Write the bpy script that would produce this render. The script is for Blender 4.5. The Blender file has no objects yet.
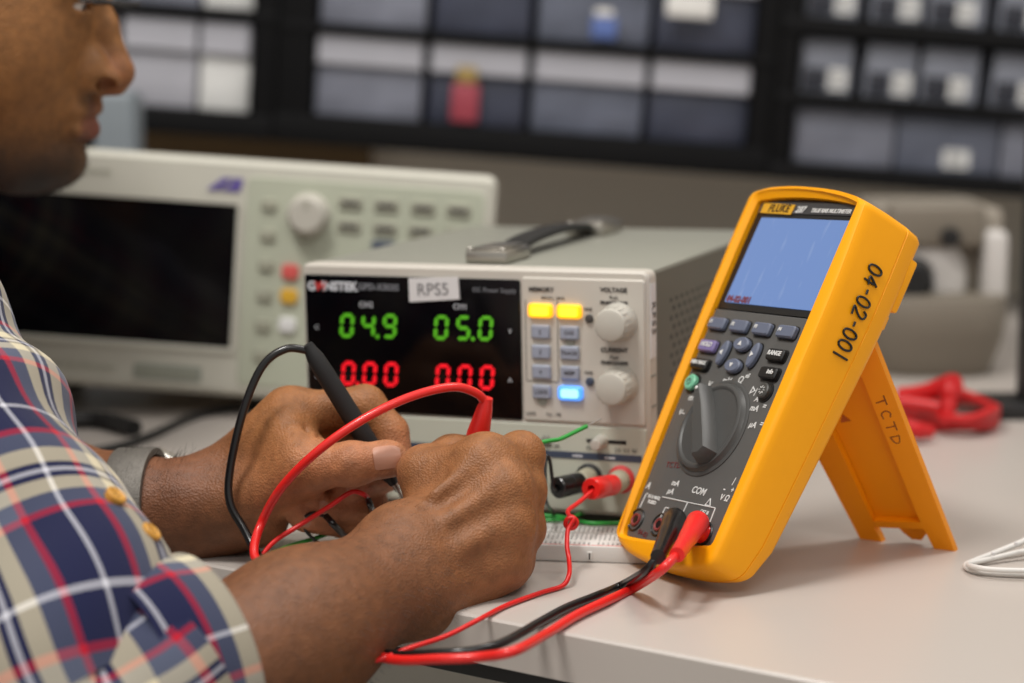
import bpy, bmesh, math, random
import numpy as np
from mathutils import Vector, Matrix
random.seed(7)
SC = bpy.context.scene
COL = SC.collection
PI = math.pi

# ---------------------------------------------------------------- camera numbers
FPX, CH, CP = 2000.0, 0.277, 0.1542           # focal length in pixels, height above the table, pitch
_fw = Vector((0, math.cos(CP), -math.sin(CP)))
_up = Vector((0, math.sin(CP), math.cos(CP)))
_rt = Vector((1, 0, 0))
CO = Vector((0, 0, CH))

def ray(u, v):
    return _fw + _rt * ((u - 512) / FPX) - _up * ((v - 341.5) / FPX)
def at(u, v, Y):
    d = ray(u, v); return CO + d * (Y / d.y)
def atz(u, v, z=0.0):
    d = ray(u, v); return CO + d * ((z - CH) / d.z)
def rotm(yaw, tilt, roll=0.0):
    cy, sy = math.cos(yaw), math.sin(yaw); ct, st = math.cos(-tilt), math.sin(-tilt); cr, sr = math.cos(roll), math.sin(roll)
    Rz = Matrix(((cy, -sy, 0), (sy, cy, 0), (0, 0, 1)))
    Rx = Matrix(((1, 0, 0), (0, ct, -st), (0, st, ct)))
    Ry = Matrix(((cr, 0, sr), (0, 1, 0), (-sr, 0, cr)))
    return Rz @ Rx @ Ry
def pose(R, T):
    M = R.to_4x4(); M.translation = Vector(T); return M

# ---------------------------------------------------------------- materials
def lin(c):
    out = []
    for x in c[:3]:
        x /= 255.0
        out.append(x / 12.92 if x <= 0.04045 else ((x + 0.055) / 1.055) ** 2.4)
    return (*out, 1.0)
MATS = {}
def mat(name, rgb, rough=0.5, metal=0.0, spec=0.5, var=0.06, vscale=60.0, bump=0.0, bscale=400.0, emit=None, estr=1.0, trans=0.0, coat=0.0, sss=0.0, alpha=1.0):
    if name in MATS: return MATS[name]
    m = bpy.data.materials.new(name); m.use_nodes = True
    nt = m.node_tree; N = nt.nodes; L = nt.links
    b = N['Principled BSDF']
    b.inputs['Roughness'].default_value = rough
    b.inputs['Metallic'].default_value = metal
    b.inputs['Specular IOR Level'].default_value = spec
    b.inputs['Transmission Weight'].default_value = trans
    b.inputs['Coat Weight'].default_value = coat
    b.inputs['Alpha'].default_value = alpha
    if sss:
        b.inputs['Subsurface Weight'].default_value = sss
        b.inputs['Subsurface Radius'].default_value = (0.006, 0.0025, 0.0015)
        b.inputs['Subsurface Scale'].default_value = 0.6
    c = lin(rgb)
    tc = N.new('ShaderNodeTexCoord')
    if var > 0:
        nz = N.new('ShaderNodeTexNoise'); nz.inputs['Scale'].default_value = vscale; nz.inputs['Detail'].default_value = 4
        L.new(tc.outputs['Object'], nz.inputs['Vector'])
        mx = N.new('ShaderNodeMix'); mx.data_type = 'RGBA'
        mx.inputs['A'].default_value = tuple(k * (1 - var) for k in c[:3]) + (1,)
        mx.inputs['B'].default_value = tuple(min(1, k * (1 + var)) for k in c[:3]) + (1,)
        L.new(nz.outputs['Fac'], mx.inputs['Factor']); L.new(mx.outputs['Result'], b.inputs['Base Color'])
    else:
        b.inputs['Base Color'].default_value = c
    if bump > 0:
        n2 = N.new('ShaderNodeTexNoise'); n2.inputs['Scale'].default_value = bscale; n2.inputs['Detail'].default_value = 3
        L.new(tc.outputs['Object'], n2.inputs['Vector'])
        bp = N.new('ShaderNodeBump'); bp.inputs['Strength'].default_value = bump; bp.inputs['Distance'].default_value = 0.0006
        L.new(n2.outputs['Fac'], bp.inputs['Height']); L.new(bp.outputs['Normal'], b.inputs['Normal'])
    if emit:
        b.inputs['Emission Color'].default_value = lin(emit); b.inputs['Emission Strength'].default_value = estr
    MATS[name] = m
    return m

# ---------------------------------------------------------------- mesh builder
class MB:
    def __init__(self):
        self.bm = bmesh.new(); self.mats = []
    def mi(self, m):
        if m not in self.mats: self.mats.append(m)
        return self.mats.index(m)
    def _fin(self, faces, m, smooth):
        i = self.mi(m)
        for f in faces: f.material_index = i; f.smooth = smooth
    def faces_from(self, verts, faces, m, smooth=True, M=None):
        vs = [self.bm.verts.new((M @ Vector(v)) if M else Vector(v)) for v in verts]
        fs = []
        for f in faces:
            try: fs.append(self.bm.faces.new([vs[k] for k in f]))
            except ValueError: pass
        self._fin(fs, m, smooth); return vs
    def box(self, lo, hi, m, bev=0.0, seg=2, M=None, smooth=False):
        t = bmesh.new(); bmesh.ops.create_cube(t, size=1.0)
        lo, hi = Vector(lo), Vector(hi); c = (lo + hi) / 2; d = hi - lo
        for v in t.verts: v.co = Vector((c.x + v.co.x * d.x, c.y + v.co.y * d.y, c.z + v.co.z * d.z))
        if bev > 0:
            bev = min(bev, 0.49 * min(abs(d.x), abs(d.y), abs(d.z)))
            bmesh.ops.bevel(t, geom=list(t.edges), offset=bev, segments=seg, profile=0.5, affect='EDGES')
        self._merge(t, m, M, smooth or bev > 0)
    def _merge(self, t, m, M, smooth):
        t.verts.index_update()
        self.faces_from([v.co.copy() for v in t.verts], [[v.index for v in f.verts] for f in t.faces], m, smooth, M)
        t.free()
    def lathe(self, prof, m, M=None, seg=32, smooth=True):
        # prof: list of (r, h) along local +Z ; ends closed when r == 0
        V = []; F = []
        for r, h in prof:
            for k in range(seg):
                a = 2 * PI * k / seg; V.append((r * math.cos(a), r * math.sin(a), h))
        for i in range(len(prof) - 1):
            for k in range(seg):
                k2 = (k + 1) % seg
                F.append((i * seg + k, i * seg + k2, (i + 1) * seg + k2, (i + 1) * seg + k))
        F.append(tuple(range(seg - 1, -1, -1))); n = (len(prof) - 1) * seg
        F.append(tuple(n + k for k in range(seg)))
        self.faces_from(V, F, m, smooth, M)
    def rod(self, p0, p1, r0, m, r1=None, seg=20, M=None, rnd=0.25):
        p0, p1 = Vector(p0), Vector(p1); r1 = r0 if r1 is None else r1
        d = p1 - p0; L = d.length; q = d.to_track_quat('Z', 'Y').to_matrix().to_4x4(); q.translation = p0
        if M: q = M @ q
        e0, e1 = r0 * rnd, r1 * rnd
        prof = [(r0 - e0, 0), (r0 - e0 * .3, e0 * .3), (r0, e0), (r1, L - e1), (r1 - e1 * .3, L - e1 * .3), (r1 - e1, L)]
        self.lathe(prof, m, q, seg)
    def tube(self, pts, r, m, seg=10, M=None, closed=False, smooth_n=0, cap=True):
        P = [Vector(p) for p in pts]
        if smooth_n: P = spline(P, smooth_n, closed)
        n = len(P); rs = r if isinstance(r, (list, tuple)) else None
        V = []; F = []; prev = None
        for i in range(n):
            a = P[(i - 1) % n] if (i > 0 or closed) else P[i]
            b = P[(i + 1) % n] if (i < n - 1 or closed) else P[i]
            t = (b - a).normalized() if (b - a).length > 1e-9 else Vector((0, 0, 1))
            if prev is None:
                ref = Vector((0, 0, 1)) if abs(t.z) < .9 else Vector((1, 0, 0)); nrm = (ref - t * ref.dot(t)).normalized()
            else:
                nrm = (prev - t * prev.dot(t)).normalized()
            prev = nrm; bn = t.cross(nrm)
            rr = rs[min(len(rs) - 1, int(i * len(rs) / n))] if rs else r
            for k in range(seg):
                an = 2 * PI * k / seg; V.append(P[i] + (nrm * math.cos(an) + bn * math.sin(an)) * rr)
        for i in range(n - (0 if closed else 1)):
            j = (i + 1) % n
            for k in range(seg):
                k2 = (k + 1) % seg; F.append((i * seg + k, i * seg + k2, j * seg + k2, j * seg + k))
        if not closed and cap:
            F.append(tuple(range(seg - 1, -1, -1))); F.append(tuple((n - 1) * seg + k for k in range(seg)))
        self.faces_from(V, F, m, True, M)
    def ball(self, c, r, m, M=None, seg=20):
        r = r if isinstance(r, (tuple, list, Vector)) else (r, r, r)
        t = bmesh.new(); bmesh.ops.create_uvsphere(t, u_segments=seg, v_segments=max(8, seg // 2), radius=1.0)
        for v in t.verts: v.co = Vector((c[0] + v.co.x * r[0], c[1] + v.co.y * r[1], c[2] + v.co.z * r[2]))
        self._merge(t, m, M, True)
    def loops(self, loops, m, smooth=True, M=None, cap0=False, cap1=False):
        n = len(loops[0]); V = [p for lp in loops for p in lp]; F = []
        for i in range(len(loops) - 1):
            for k in range(n):
                k2 = (k + 1) % n; F.append((i * n + k, i * n + k2, (i + 1) * n + k2, (i + 1) * n + k))
        if cap0: F.append(tuple(range(n - 1, -1, -1)))
        if cap1: F.append(tuple((len(loops) - 1) * n + k for k in range(n)))
        self.faces_from(V, F, m, smooth, M)
    def prism(self, poly, y0, y1, m, M=None, bev=0.0, smooth=False):
        # outline in the local XZ plane, extruded from y0 (front) to y1
        if bev:
            ins = inset(poly, bev)
            lps = [[(x, y0, z) for x, z in ins], [(x, y0 + bev * (1 if y1 > y0 else -1), z) for x, z in poly], [(x, y1, z) for x, z in poly]]
        else:
            lps = [[(x, y0, z) for x, z in poly], [(x, y1, z) for x, z in poly]]
        self.loops(lps, m, smooth or bev > 0, M, True, True)
    def text(self, s, size, m, M, ext=0.0001, bold=0.0, shear=0.0, align='CENTER', spacing=1.0):
        cu = bpy.data.curves.new('t', 'FONT'); cu.body = s; cu.size = size; cu.extrude = ext; cu.offset = bold; cu.shear = shear
        cu.align_x = align; cu.align_y = 'CENTER'; cu.resolution_u = 3; cu.space_character = spacing
        ob = bpy.data.objects.new('t', cu); COL.objects.link(ob)
        dg = bpy.context.evaluated_depsgraph_get(); me = ob.evaluated_get(dg).to_mesh()
        V = [v.co.copy() for v in me.vertices]; F = [list(p.vertices) for p in me.polygons]
        ob.evaluated_get(dg).to_mesh_clear()
        self.faces_from(V, F, m, False, M)
        bpy.data.objects.remove(ob); bpy.data.curves.remove(cu)
    def build(self, name, parent=None, label=None, M=None, fix=True):
        if fix: bmesh.ops.recalc_face_normals(self.bm, faces=list(self.bm.faces))
        me = bpy.data.meshes.new(name); self.bm.to_mesh(me); self.bm.free()
        for m in self.mats: me.materials.append(m)
        try: me.set_sharp_from_angle(angle=math.radians(38))
        except Exception: pass
        o = bpy.data.objects.new(name, me); COL.objects.link(o)
        if parent: o.parent = parent
        if M is not None: o.matrix_world = M
        if label: o['label'] = label
        return o

def inset(poly, d):
    n = len(poly); A = sum(poly[i][0] * poly[(i + 1) % n][1] - poly[(i + 1) % n][0] * poly[i][1] for i in range(n))
    s = 1 if A > 0 else -1; out = []
    for i in range(n):
        p, a, b = Vector(poly[i]), Vector(poly[i - 1]), Vector(poly[(i + 1) % n])
        e1 = (p - a).normalized() if (p - a).length > 1e-9 else (b - p).normalized()
        e2 = (b - p).normalized() if (b - p).length > 1e-9 else e1
        n1 = Vector((-e1.y, e1.x)) * s; n2 = Vector((-e2.y, e2.x)) * s; k = n1 + n2
        k = k / max(0.5, 1 + n1.dot(n2)); q = p + k * d; out.append((q.x, q.y))
    return out
def rpoly(keys, seg=5):
    # keys: (x, z, radius); each corner becomes seg+1 points
    n = len(keys); out = []
    for i in range(n):
        p = Vector(keys[i][:2]); a = Vector(keys[i - 1][:2]); b = Vector(keys[(i + 1) % n][:2]); r = keys[i][2]
        da, db = (a - p), (b - p); la, lb = da.length, db.length
        ang = da.angle(db); t = min(r if ang > 2.4 else r / max(1e-6, math.tan(ang / 2)), .46 * la, .46 * lb)
        p0 = p + da.normalized() * t; p1 = p + db.normalized() * t
        for k in range(seg + 1):
            u = k / seg; q = p0 * (1 - u) ** 2 + p * 2 * u * (1 - u) + p1 * u * u
            out.append((q.x, q.y))
    return out
def rrect(x0, z0, x1, z1, r, seg=4):
    return rpoly([(x0, z0, r), (x1, z0, r), (x1, z1, r), (x0, z1, r)], seg)
def spline(P, n, closed=False):
    P = [Vector(p) for p in P]; m = len(P); out = []
    for i in range(m if closed else m - 1):
        p1, p2 = P[i], P[(i + 1) % m]
        p0 = P[i - 1] if (i > 0 or closed) else p1 * 2 - p2
        p3 = P[(i + 2) % m] if (i < m - 2 or closed) else p2 * 2 - p1
        for k in range(n):
            t = k / n
            out.append(.5 * ((2 * p1) + (p2 - p0) * t + (2 * p0 - 5 * p1 + 4 * p2 - p3) * t * t + (3 * p1 - p0 - 3 * p2 + p3) * t ** 3))
    if not closed: out.append(P[-1].copy())
    return out
def face_tf(x, y, z, rot=0.0):
    # frame for lettering on a front face: text x -> +X, text y -> +Z, facing -Y
    M = Matrix(((1, 0, 0, x), (0, 0, -1, y), (0, 1, 0, z), (0, 0, 0, 1)))
    return M @ Matrix.Rotation(rot, 4, 'Z')
def side_tf(x, y, z, rot=0.0):
    # frame for lettering on a right-hand side face: text x -> +Y, text y -> +Z, facing +X
    M = Matrix(((0, 0, 1, x), (1, 0, 0, y), (0, 1, 0, z), (0, 0, 0, 1)))
    return M @ Matrix.Rotation(rot, 4, 'Z')
def tag(o, label=None, cat=None, group=None, kind=None):
    if label: o['label'] = label
    if cat: o['category'] = cat
    if group: o['group'] = group
    if kind: o['kind'] = kind
    return o
def thing(name, label, cat, M, group=None):
    o = bpy.data.objects.new(name, None); COL.objects.link(o); o.matrix_world = M; o.empty_display_size = .02
    return tag(o, label, cat, group)
bpy.context.view_layer.update()
# ================================================================ room
m_wall = mat('wall_paint', (222, 214, 200), .9, var=.05, vscale=8)
m_floor = mat('floor_tile', (176, 172, 165), .5, var=.06, vscale=6)
b = MB(); b.box((-2.6, 2.16, -.75), (2.6, 2.26, 2.3), m_wall); tag(b.build('wall_back'), kind='structure')
b = MB(); b.box((-2.6, -1.6, -.80), (2.6, 2.26, -.75), m_floor); tag(b.build('floor'), kind='structure')
m_brown = mat('brown_band', (104, 82, 50), .7, var=.15, vscale=14)
b = MB(); b.box((-1.2, 2.135, .02), (-.15, 2.16, .62), m_brown, .003); tag(b.build('wall_band_1'), kind='structure')  # brown slab laid over the left part of the back wall

# ---------------------------------------------------------------- workbench
def table_mat():
    m = mat('white_laminate', (186, 178, 171), .34, var=.035, vscale=9, bump=.05, bscale=300)
    return m
m_top = table_mat(); m_black = mat('black_steel', (18, 18, 19), .45, var=.1)
m_leg = mat('grey_steel', (120, 122, 124), .4, .6)
e0, e1 = Vector((-.024, .931)), Vector((.084, .860)); ed = (e1 - e0).normalized()
A = e0 - ed * .80; B = e0 + ed * 1.25
bench = thing('workbench', 'white laminate workbench carrying all the instruments and wires', 'table', Matrix.Identity(4))
poly = [(A.x, A.y), (B.x, B.y), (1.3, 2.10), (-1.25, 2.10), (-1.25, A.y + .25)]
def slab(poly, z0, z1, m, bev=.0012):
    b = MB(); ip = inset(poly, bev)
    b.loops([[(x, y, z0) for x, y in poly], [(x, y, z1 - bev) for x, y in poly], [(x, y, z1) for x, y in ip]], m, False, None, True, True)
    return b
slab(poly, -.0235, 0, m_top).build('tabletop', bench)
ip = inset(poly, .004); slab(ip, -.032, -.0237, m_black, .0005).build('edge_rail', bench, 'thin black steel rail under the table edge')
for x, y in ((.95, .66), (1.2, 2.0), (-1.15, 2.0), (-.62, 1.45)):
    b = MB(); b.box((x - .025, y - .025, -.75), (x + .025, y + .025, -.032), m_leg, .003); b.build('leg', bench)

# ================================================================ wall racks with bins
WR = pose(rotm(0, 0, .075), (0, 1.9, .1747))
m_rack = mat('rack_black', (9, 9, 11), .7, 0, .2, var=.1)
m_bin = mat('bin_smoke', (98, 103, 118), .35, var=.45, vscale=28)
m_bin2 = mat('bin_clear_grey', (124, 127, 140), .35, var=.42, vscale=26)
m_bind = mat('bin_dark', (62, 66, 82), .35, var=.5, vscale=30)
m_draw = mat('drawer_clear', (136, 140, 152), .35, var=.25, vscale=40)
m_dcon = mat('drawer_contents', (40, 42, 52), .6, var=.4, vscale=80)
m_lip = mat('bin_lip_white', (176, 176, 184), .4, var=.08, vscale=30)
m_card = mat('label_card', (226, 226, 224), .7, var=.05)
m_ink = mat('label_ink', (60, 60, 64), .7)
D = .19
def rack(label, x0, x1, z0, z1, boards, posts):
    r = thing('bin_rack', label, 'rack', WR)
    for a, c in posts:
        b = MB(); b.box((a, -.004, z0), (c, D, z1), m_rack, .002); b.build('upright', r)
    for a, c in boards:
        b = MB(); b.box((x0, -.006, a), (x1, D - .002, c), m_rack, .002); b.build('shelf_board', r)
    b = MB(); b.box((x0, D, z0), (x1, D + .012, z1), m_rack, .002); b.build('back_panel', r)
    return r
rack('black wall rack at upper left behind the person, its uprights left of the middle rack', -.62, -.2265, -.018, .50, [(-.018, .006), (.092, .102), (.190, .200), (.30, .31), (.41, .42)], [(-.62, -.60), (-.2495, -.2265)])
rack('middle black wall rack holding two visible rows of wide grey bins', -.2255, .2425, -.018, .50, [(-.018, .010), (.087, .096), (.183, .192), (.28, .29), (.38, .39)], [(-.2255, -.192), (.222, .2425)])
rack('black wall rack at upper right with narrow labelled drawers above wide bins', .2435, .78, -.018, .50, [(-.018, -.001), (.0535, .065), (.119, .1365), (.192, .206), (.262, .276), (.34, .352)], [(.2435, .2635), (.76, .78)])

def make_bin(x0, x1, z0, h, label, group, body, lip=True, card=None, name='storage_bin'):
    w = x1 - x0; o = thing(name, label, 'bin' if name == 'storage_bin' else 'drawer', WR @ Matrix.Translation((x0, .012, z0)), group)
    b = MB(); t = .0025; d = D - .02
    b.box((0, 0, 0), (w, d, t), body); b.box((0, d - t, 0), (w, d, h * .9), body)
    b.box((0, 0, 0), (t, d, h * .92), body); b.box((w - t, 0, 0), (w, d, h * .92), body)
    b.box((0, -.001, 0), (w, t, h * .62 if lip else h * .97), body, .001)
    b.build('body', o)
    if lip:      # sloping pale hopper lip along the front
        lp = MB(); lp.prism([(0, h * .63), (w, h * .63), (w, h), (0, h)], -.010, -.004, m_lip, None, .0015); lp.build('front_lip', o, 'pale sloping front lip')
    if card:
        cx, cz, cw, chh = card; c = MB(); c.box((cx, -.0032, cz), (cx + cw, -.0012, cz + chh), m_card)
        for k in range(3): c.box((cx + cw * .15, -.0036, cz + chh * (.2 + .24 * k)), (cx + cw * (.85 - .1 * k), -.0031, cz + chh * (.28 + .24 * k)), m_ink)
        c.build('label_card', o, 'white label card')
    if name == 'parts_drawer':
        c = MB(); c.box((.003, -.0034, .003), (w * .5, -.0012, .0235), m_dcon, .0006); c.build('dark_contents', o, 'dark contents at the lower left')  # dark block on the drawer front, standing for its contents
    return o
mid = [(-.189, -.0895), (-.0815, .0085), (.0165, .1205), (.1275, .2205)]
nm = ['first', 'second', 'third', 'rightmost']
for r, (z, row) in enumerate(((.0105, 'bottom row'), (.0965, 'upper row'))):
    for k, (a, c) in enumerate(mid):
        if r == 0: lab = ['grey bin with pale lip at the left end of the middle rack bottom row', 'grey bin holding the red and yellow packet in the middle rack bottom row', 'grey bin with pale lip right of the red and yellow packet bin, bottom row', 'dark bin with pale lip at the right end of the middle rack bottom row'][k]
        else: lab = ['grey bin at the left end of the middle rack upper row', 'grey bin left of the blue packet bin in the middle rack upper row', 'grey bin with the blue packet in the middle rack upper row', 'dark bin holding the white box in the middle rack upper row'][k]
        make_bin(a, c, z, .0755 if r == 0 else .0855, lab, 'hopper bins in the middle rack', [m_bin2, m_bind, m_bin, m_bind][k])
m_red = mat('packet_red', (156, 62, 76), .5); m_yel = mat('packet_yellow', (156, 132, 76), .5); m_blu = mat('packet_blue', (88, 110, 170), .5)
m_whi = mat('carton_white', (222, 220, 216), .6)
def inbin(name, label, cat, x, z, parts):
    o = thing(name, label, cat, WR @ Matrix.Translation((x, .006, z)))
    for n, lo, hi, m in parts:
        b = MB(); b.box(lo, hi, m, .0025); b.build(n, o)
inbin('component_packet', 'red and yellow component packet in a middle rack bin', 'packet', -.060, .0135,
      [('pouch', (0, -.0125, 0), (.026, -.007, .036), m_red), ('header_card', (.003, -.0126, .0365), (.023, -.0075, .052), m_yel)])
inbin('component_packet', 'small blue component packet in the upper row of the middle rack', 'packet', .066, .1005,
      [('pouch', (0, -.0125, 0), (.024, -.007, .020), m_blu), ('header_card', (.002, -.0126, .0205), (.020, -.0075, .028), m_whi)])
inbin('carton', 'white carton in the upper right bin of the middle rack', 'box', .134, .126,
      [('box_body', (0, -.019, 0), (.044, -.0115, .021), m_whi), ('lid_flap', (0, -.0195, .0215), (.044, -.0115, .026), m_whi)])
left = [(-.372, -.303), (-.299, -.2525)]
for r, z in enumerate((.0065, .1025)):
    for k, (a, c) in enumerate([(-.474, -.38)] + left):
        lab = [['pale bin behind the nose of the person, bottom row of the left rack', 'cream bin beside the upright, middle of the left rack bottom row', 'white bin at the right end of the left rack bottom row'],
               ['pale bin above the nose of the person, upper row of the left rack', 'grey bin in the middle of the left rack upper row', 'white bin at the right end of the left rack upper row']][r][k]
        make_bin(a, c, z, .083, lab, 'hopper bins in the left rack', [m_bin2, m_lip, m_card][k] if r == 0 else [m_bin2, m_bin2, m_card][k])
wide = [(.268, .3625), (.3655, .4625), (.4655, .562)]
for k, (a, c) in enumerate(wide):
    make_bin(a, c, -.0005, .053, ['wide grey bin without a label at the left of the right rack bottom row', 'wide grey bin with a white label card in the right rack bottom row', 'wide blue grey bin cut by the frame in the right rack bottom row'][k], 'wide bins in the right rack', [m_bin2, m_bin, m_bin2][k], False, None if k == 0 else (.045, .005, .025, .017))
sm = [(.268, .316), (.329, .376), (.3825, .436), (.450, .498), (.511, .559)]
for r, z in enumerate((.0655, .137)):
    for k, (a, c) in enumerate(sm):
        pos = ['leftmost', 'second from left', 'third from left', 'fourth from left', 'last'][k]
        make_bin(a, c, z, .052, 'narrow labelled drawer, %s in the %s' % (pos, 'row just above the wide bins' if r == 0 else 'topmost visible drawer row'), 'narrow drawers in the right rack', m_draw, False, (.0265, .004, .0170, .020), 'parts_drawer')

# lower side bench in front of the table edge
side = thing('side_bench', 'lower pale bench just in front of the black table edge rail', 'bench', Matrix.Translation((.45, .45, -.75)))
b = MB(); b.box((-.54, -.30, .640), (.85, .20, .664), m_top, .0012)
b.build('benchtop', side)
for x, y in ((-.48, -.26), (.80, -.26), (-.48, .16), (.80, .16)):
    b = MB(); b.box((x - .02, y - .02, 0), (x + .02, y + .02, .640), m_leg, .003); b.build('leg', side)
# ================================================================ bench power supply (local frame: x right, y back, z up, origin under the front)
PSU_R, PSU_T = rotm(-.3767, 0, -.0202), Vector((-.0208, 1.1149, 0))
PM = pose(PSU_R, PSU_T)
m_cream = mat('psu_cream', (196, 190, 180), .45, var=.03)
m_lower = mat('psu_lower_grey', (190, 192, 178), .5, var=.03)
m_cover = mat('psu_cover_grey', (138, 138, 128), .5, var=.04)
m_panel = mat('psu_black_window', (5, 5, 7), .12, spec=.4, var=0)
m_print = mat('print_dark', (70, 66, 64), .6, var=0)
m_printw = mat('print_white', (205, 208, 214), .6, var=0)
m_printr = mat('print_red', (205, 60, 60), .6, var=0)
m_navy = mat('psu_navy_band', (62, 72, 92), .5, var=0)
m_tape = mat('tape_white', (214, 212, 212), .7, var=.03)
m_key = mat('psu_key_grey', (150, 156, 172), .45, var=.03)
m_led_y = mat('key_lit_amber', (250, 190, 20), .4, var=0, emit=(255, 176, 4), estr=1.0)
m_led_yc = mat('key_lit_amber_core', (255, 224, 60), .4, var=0, emit=(255, 222, 40), estr=1.15)
m_led_b = mat('key_lit_blue', (90, 160, 250), .4, var=0, emit=(70, 150, 255), estr=1.0)
m_led_bc = mat('key_lit_blue_core', (160, 215, 255), .4, var=0, emit=(150, 212, 255), estr=1.15)
m_dgt_g = mat('digit_green', (40, 90, 10), .4, var=0, emit=(96, 190, 34), estr=.62)
m_dgt_r = mat('digit_red', (110, 5, 10), .4, var=0, emit=(255, 22, 38), estr=.95)
m_knob = mat('psu_knob_pale', (186, 182, 172), .4, var=.03)
m_dark = mat('dark_rubber', (24, 24, 25), .6, var=.08)
m_steel = mat('bright_steel', (176, 172, 164), .28, .9, var=.05)
def grille_mat():
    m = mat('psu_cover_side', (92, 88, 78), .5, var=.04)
    nt = m.node_tree; N = nt.nodes; L = nt.links; bs = N['Principled BSDF']
    src = bs.inputs['Base Color'].links[0].from_socket
    tc = N.new('ShaderNodeTexCoord'); sp = N.new('ShaderNodeSeparateXYZ'); L.new(tc.outputs['Object'], sp.inputs[0])
    def math_(op, a, b_=None):
        n = N.new('ShaderNodeMath'); n.operation = op
        for i, x in enumerate((a, b_)):
            if x is None: continue
            if isinstance(x, (int, float)): n.inputs[i].default_value = x
            else: L.new(x, n.inputs[i])
        return n.outputs[0]
    P = .0062
    row = math_('FLOOR', math_('DIVIDE', sp.outputs['Z'], P * .86))
    odd = math_('MULTIPLY', math_('MODULO', row, 2.0), .5)
    fy = math_('SUBTRACT', math_('FRACT', math_('ADD', math_('DIVIDE', sp.outputs['Y'], P * 1.7), odd)), .5)
    fz = math_('MULTIPLY', math_('SUBTRACT', math_('FRACT', math_('DIVIDE', sp.outputs['Z'], P * .86)), .5), .86)
    rr = math_('ADD', math_('MULTIPLY', fy, fy), math_('MULTIPLY', fz, fz))
    hole = math_('LESS_THAN', rr, .060)
    iny = math_('MULTIPLY', math_('GREATER_THAN', sp.outputs['Y'], .040), math_('LESS_THAN', sp.outputs['Y'], .225))
    inz = math_('MULTIPLY', math_('GREATER_THAN', sp.outputs['Z'], .060), math_('LESS_THAN', sp.outputs['Z'], .126))
    f = math_('MULTIPLY', math_('MULTIPLY', iny, inz), hole)
    mx = N.new('ShaderNodeMix'); mx.data_type = 'RGBA'; L.new(f, mx.inputs['Factor']); L.new(src, mx.inputs['A']); mx.inputs['B'].default_value = lin((34, 32, 27))
    L.new(mx.outputs['Result'], bs.inputs['Base Color'])
    return m
m_grille = grille_mat()
psu = thing('power_supply', 'cream and grey bench power supply with lit green and red digits', 'power supply', PM)
b = MB()       # front bezel: a rounded rectangular frame standing proud of the cover
outer = rrect(-.1062, .0085, .1050, .1458, .005, 5)
ins1 = inset(outer, .0016)
b.loops([[(x, .0, z) for x, z in ins1], [(x, .0016, z) for x, z in outer], [(x, .0128, z) for x, z in outer], [(x, .0135, z) for x, z in inset(outer, .001)]], m_cream, True, None, True, True)
for z in (.070, .087, .104): b.box((.1046, .003, z), (.1054, .0105, z + .0012), m_cover)
b.build('front_bezel', psu)
b = MB(); b.box((-.1045, .0137, .0095), (.1035, .250, .1452), m_cover, .0018)
b.build('cover', psu)
b = MB(); b.box((.1036, .0137, .0115), (.1046, .249, .1435), m_grille, .0006); b.build('side_panel', psu, 'grey side panel with a field of vent holes')
b = MB(); b.prism(rrect(-.1040, .0600, .0302, .1394, .0015), -.0012, .002, m_panel, None, .0005)
b_win = b
b = MB()
b.prism(rrect(.0312, .0605, .1030, .1412, .002), -.0016, .002, m_cream, None, .0008)
b_key = b
b = MB(); b.prism(rrect(-.1040, .0105, .1032, .0588, .0015), -.0010, .002, m_lower, None, .0006); b_ter = b
b = MB(); b.box((-.062, -.0014, .0400), (.1005, -.0009, .0438), m_navy)
for x in (.060, .079): b.box((x, -.0016, .0412), (x + .006, -.0013, .0422), m_printw)
b.build('navy_band', psu)
# lettering
b = b_win; w = -.0014
b.text('G', .0070, m_printw, face_tf(-.0995, w, .1325), bold=.0003); b.text('W', .0070, m_printr, face_tf(-.0935, w, .1325), bold=.0003)
b.text('INSTEK', .0070, m_printw, face_tf(-.0815, w, .1327), bold=.0003)
b.text('GPD-X303S', .0052, mat('print_grey', (128, 130, 136), .6, var=0), face_tf(-.0567, w, .1330), bold=.0001)
b.text('DC Power Supply', .0036, mat('print_grey', (128, 130, 136), .6, var=0), face_tf(.0150, w, .1332))
b.text('CH2', .0046, m_printw, face_tf(-.0648, w, .1226)); b.text('CH1', .0046, m_printw, face_tf(-.0060, w, .1233))
for x, z, s in ((-.0969, .1086, 'C'), (-.0975, .0796, 'C'), (.0240, .1104, 'V'), (.0234, .0826, 'A')): b.text(s, .0036, m_printw, face_tf(x, w, z))
b = b_key
b.text('MEMORY', .0036, m_print, face_tf(.0432, -.0020, .1345), bold=.0001); b.text('RECALL  SAVE', .0022, m_print, face_tf(.0500, -.0020, .1300))
for z in (.1348, .1016):
    b.text('VOLTAGE' if z > .12 else 'CURRENT', .0035, m_print, face_tf(.0855, -.0020, z + .0005), bold=.0001)
    b.text('Push', .0026, m_print, face_tf(.0855, -.0020, z - .0036)); b.text('FINE/COARSE', .0026, m_print, face_tf(.0855, -.0020, z - .0066), bold=.0001)
b.text('FINE', .0024, m_print, face_tf(.0705, -.0020, .1243)); b.text('FINE', .0024, m_print, face_tf(.0705, -.0020, .0890))
b.text('LOCK', .0022, m_print, face_tf(.0360, -.0020, .0645)); b.text('Lo - Hi', .0030, m_print, face_tf(.0495, -.0020, .0647))
b = b_ter; b.text('0-30V 3A', .0028, m_print, face_tf(.0470, -.0014, .0465)); b.text('CV', .0028, m_print, face_tf(.070, -.0014, .0465)); b.text('2.5  3.3  5V', .0028, m_print, face_tf(.0915, -.0014, .0462))
b = b_key
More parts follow.
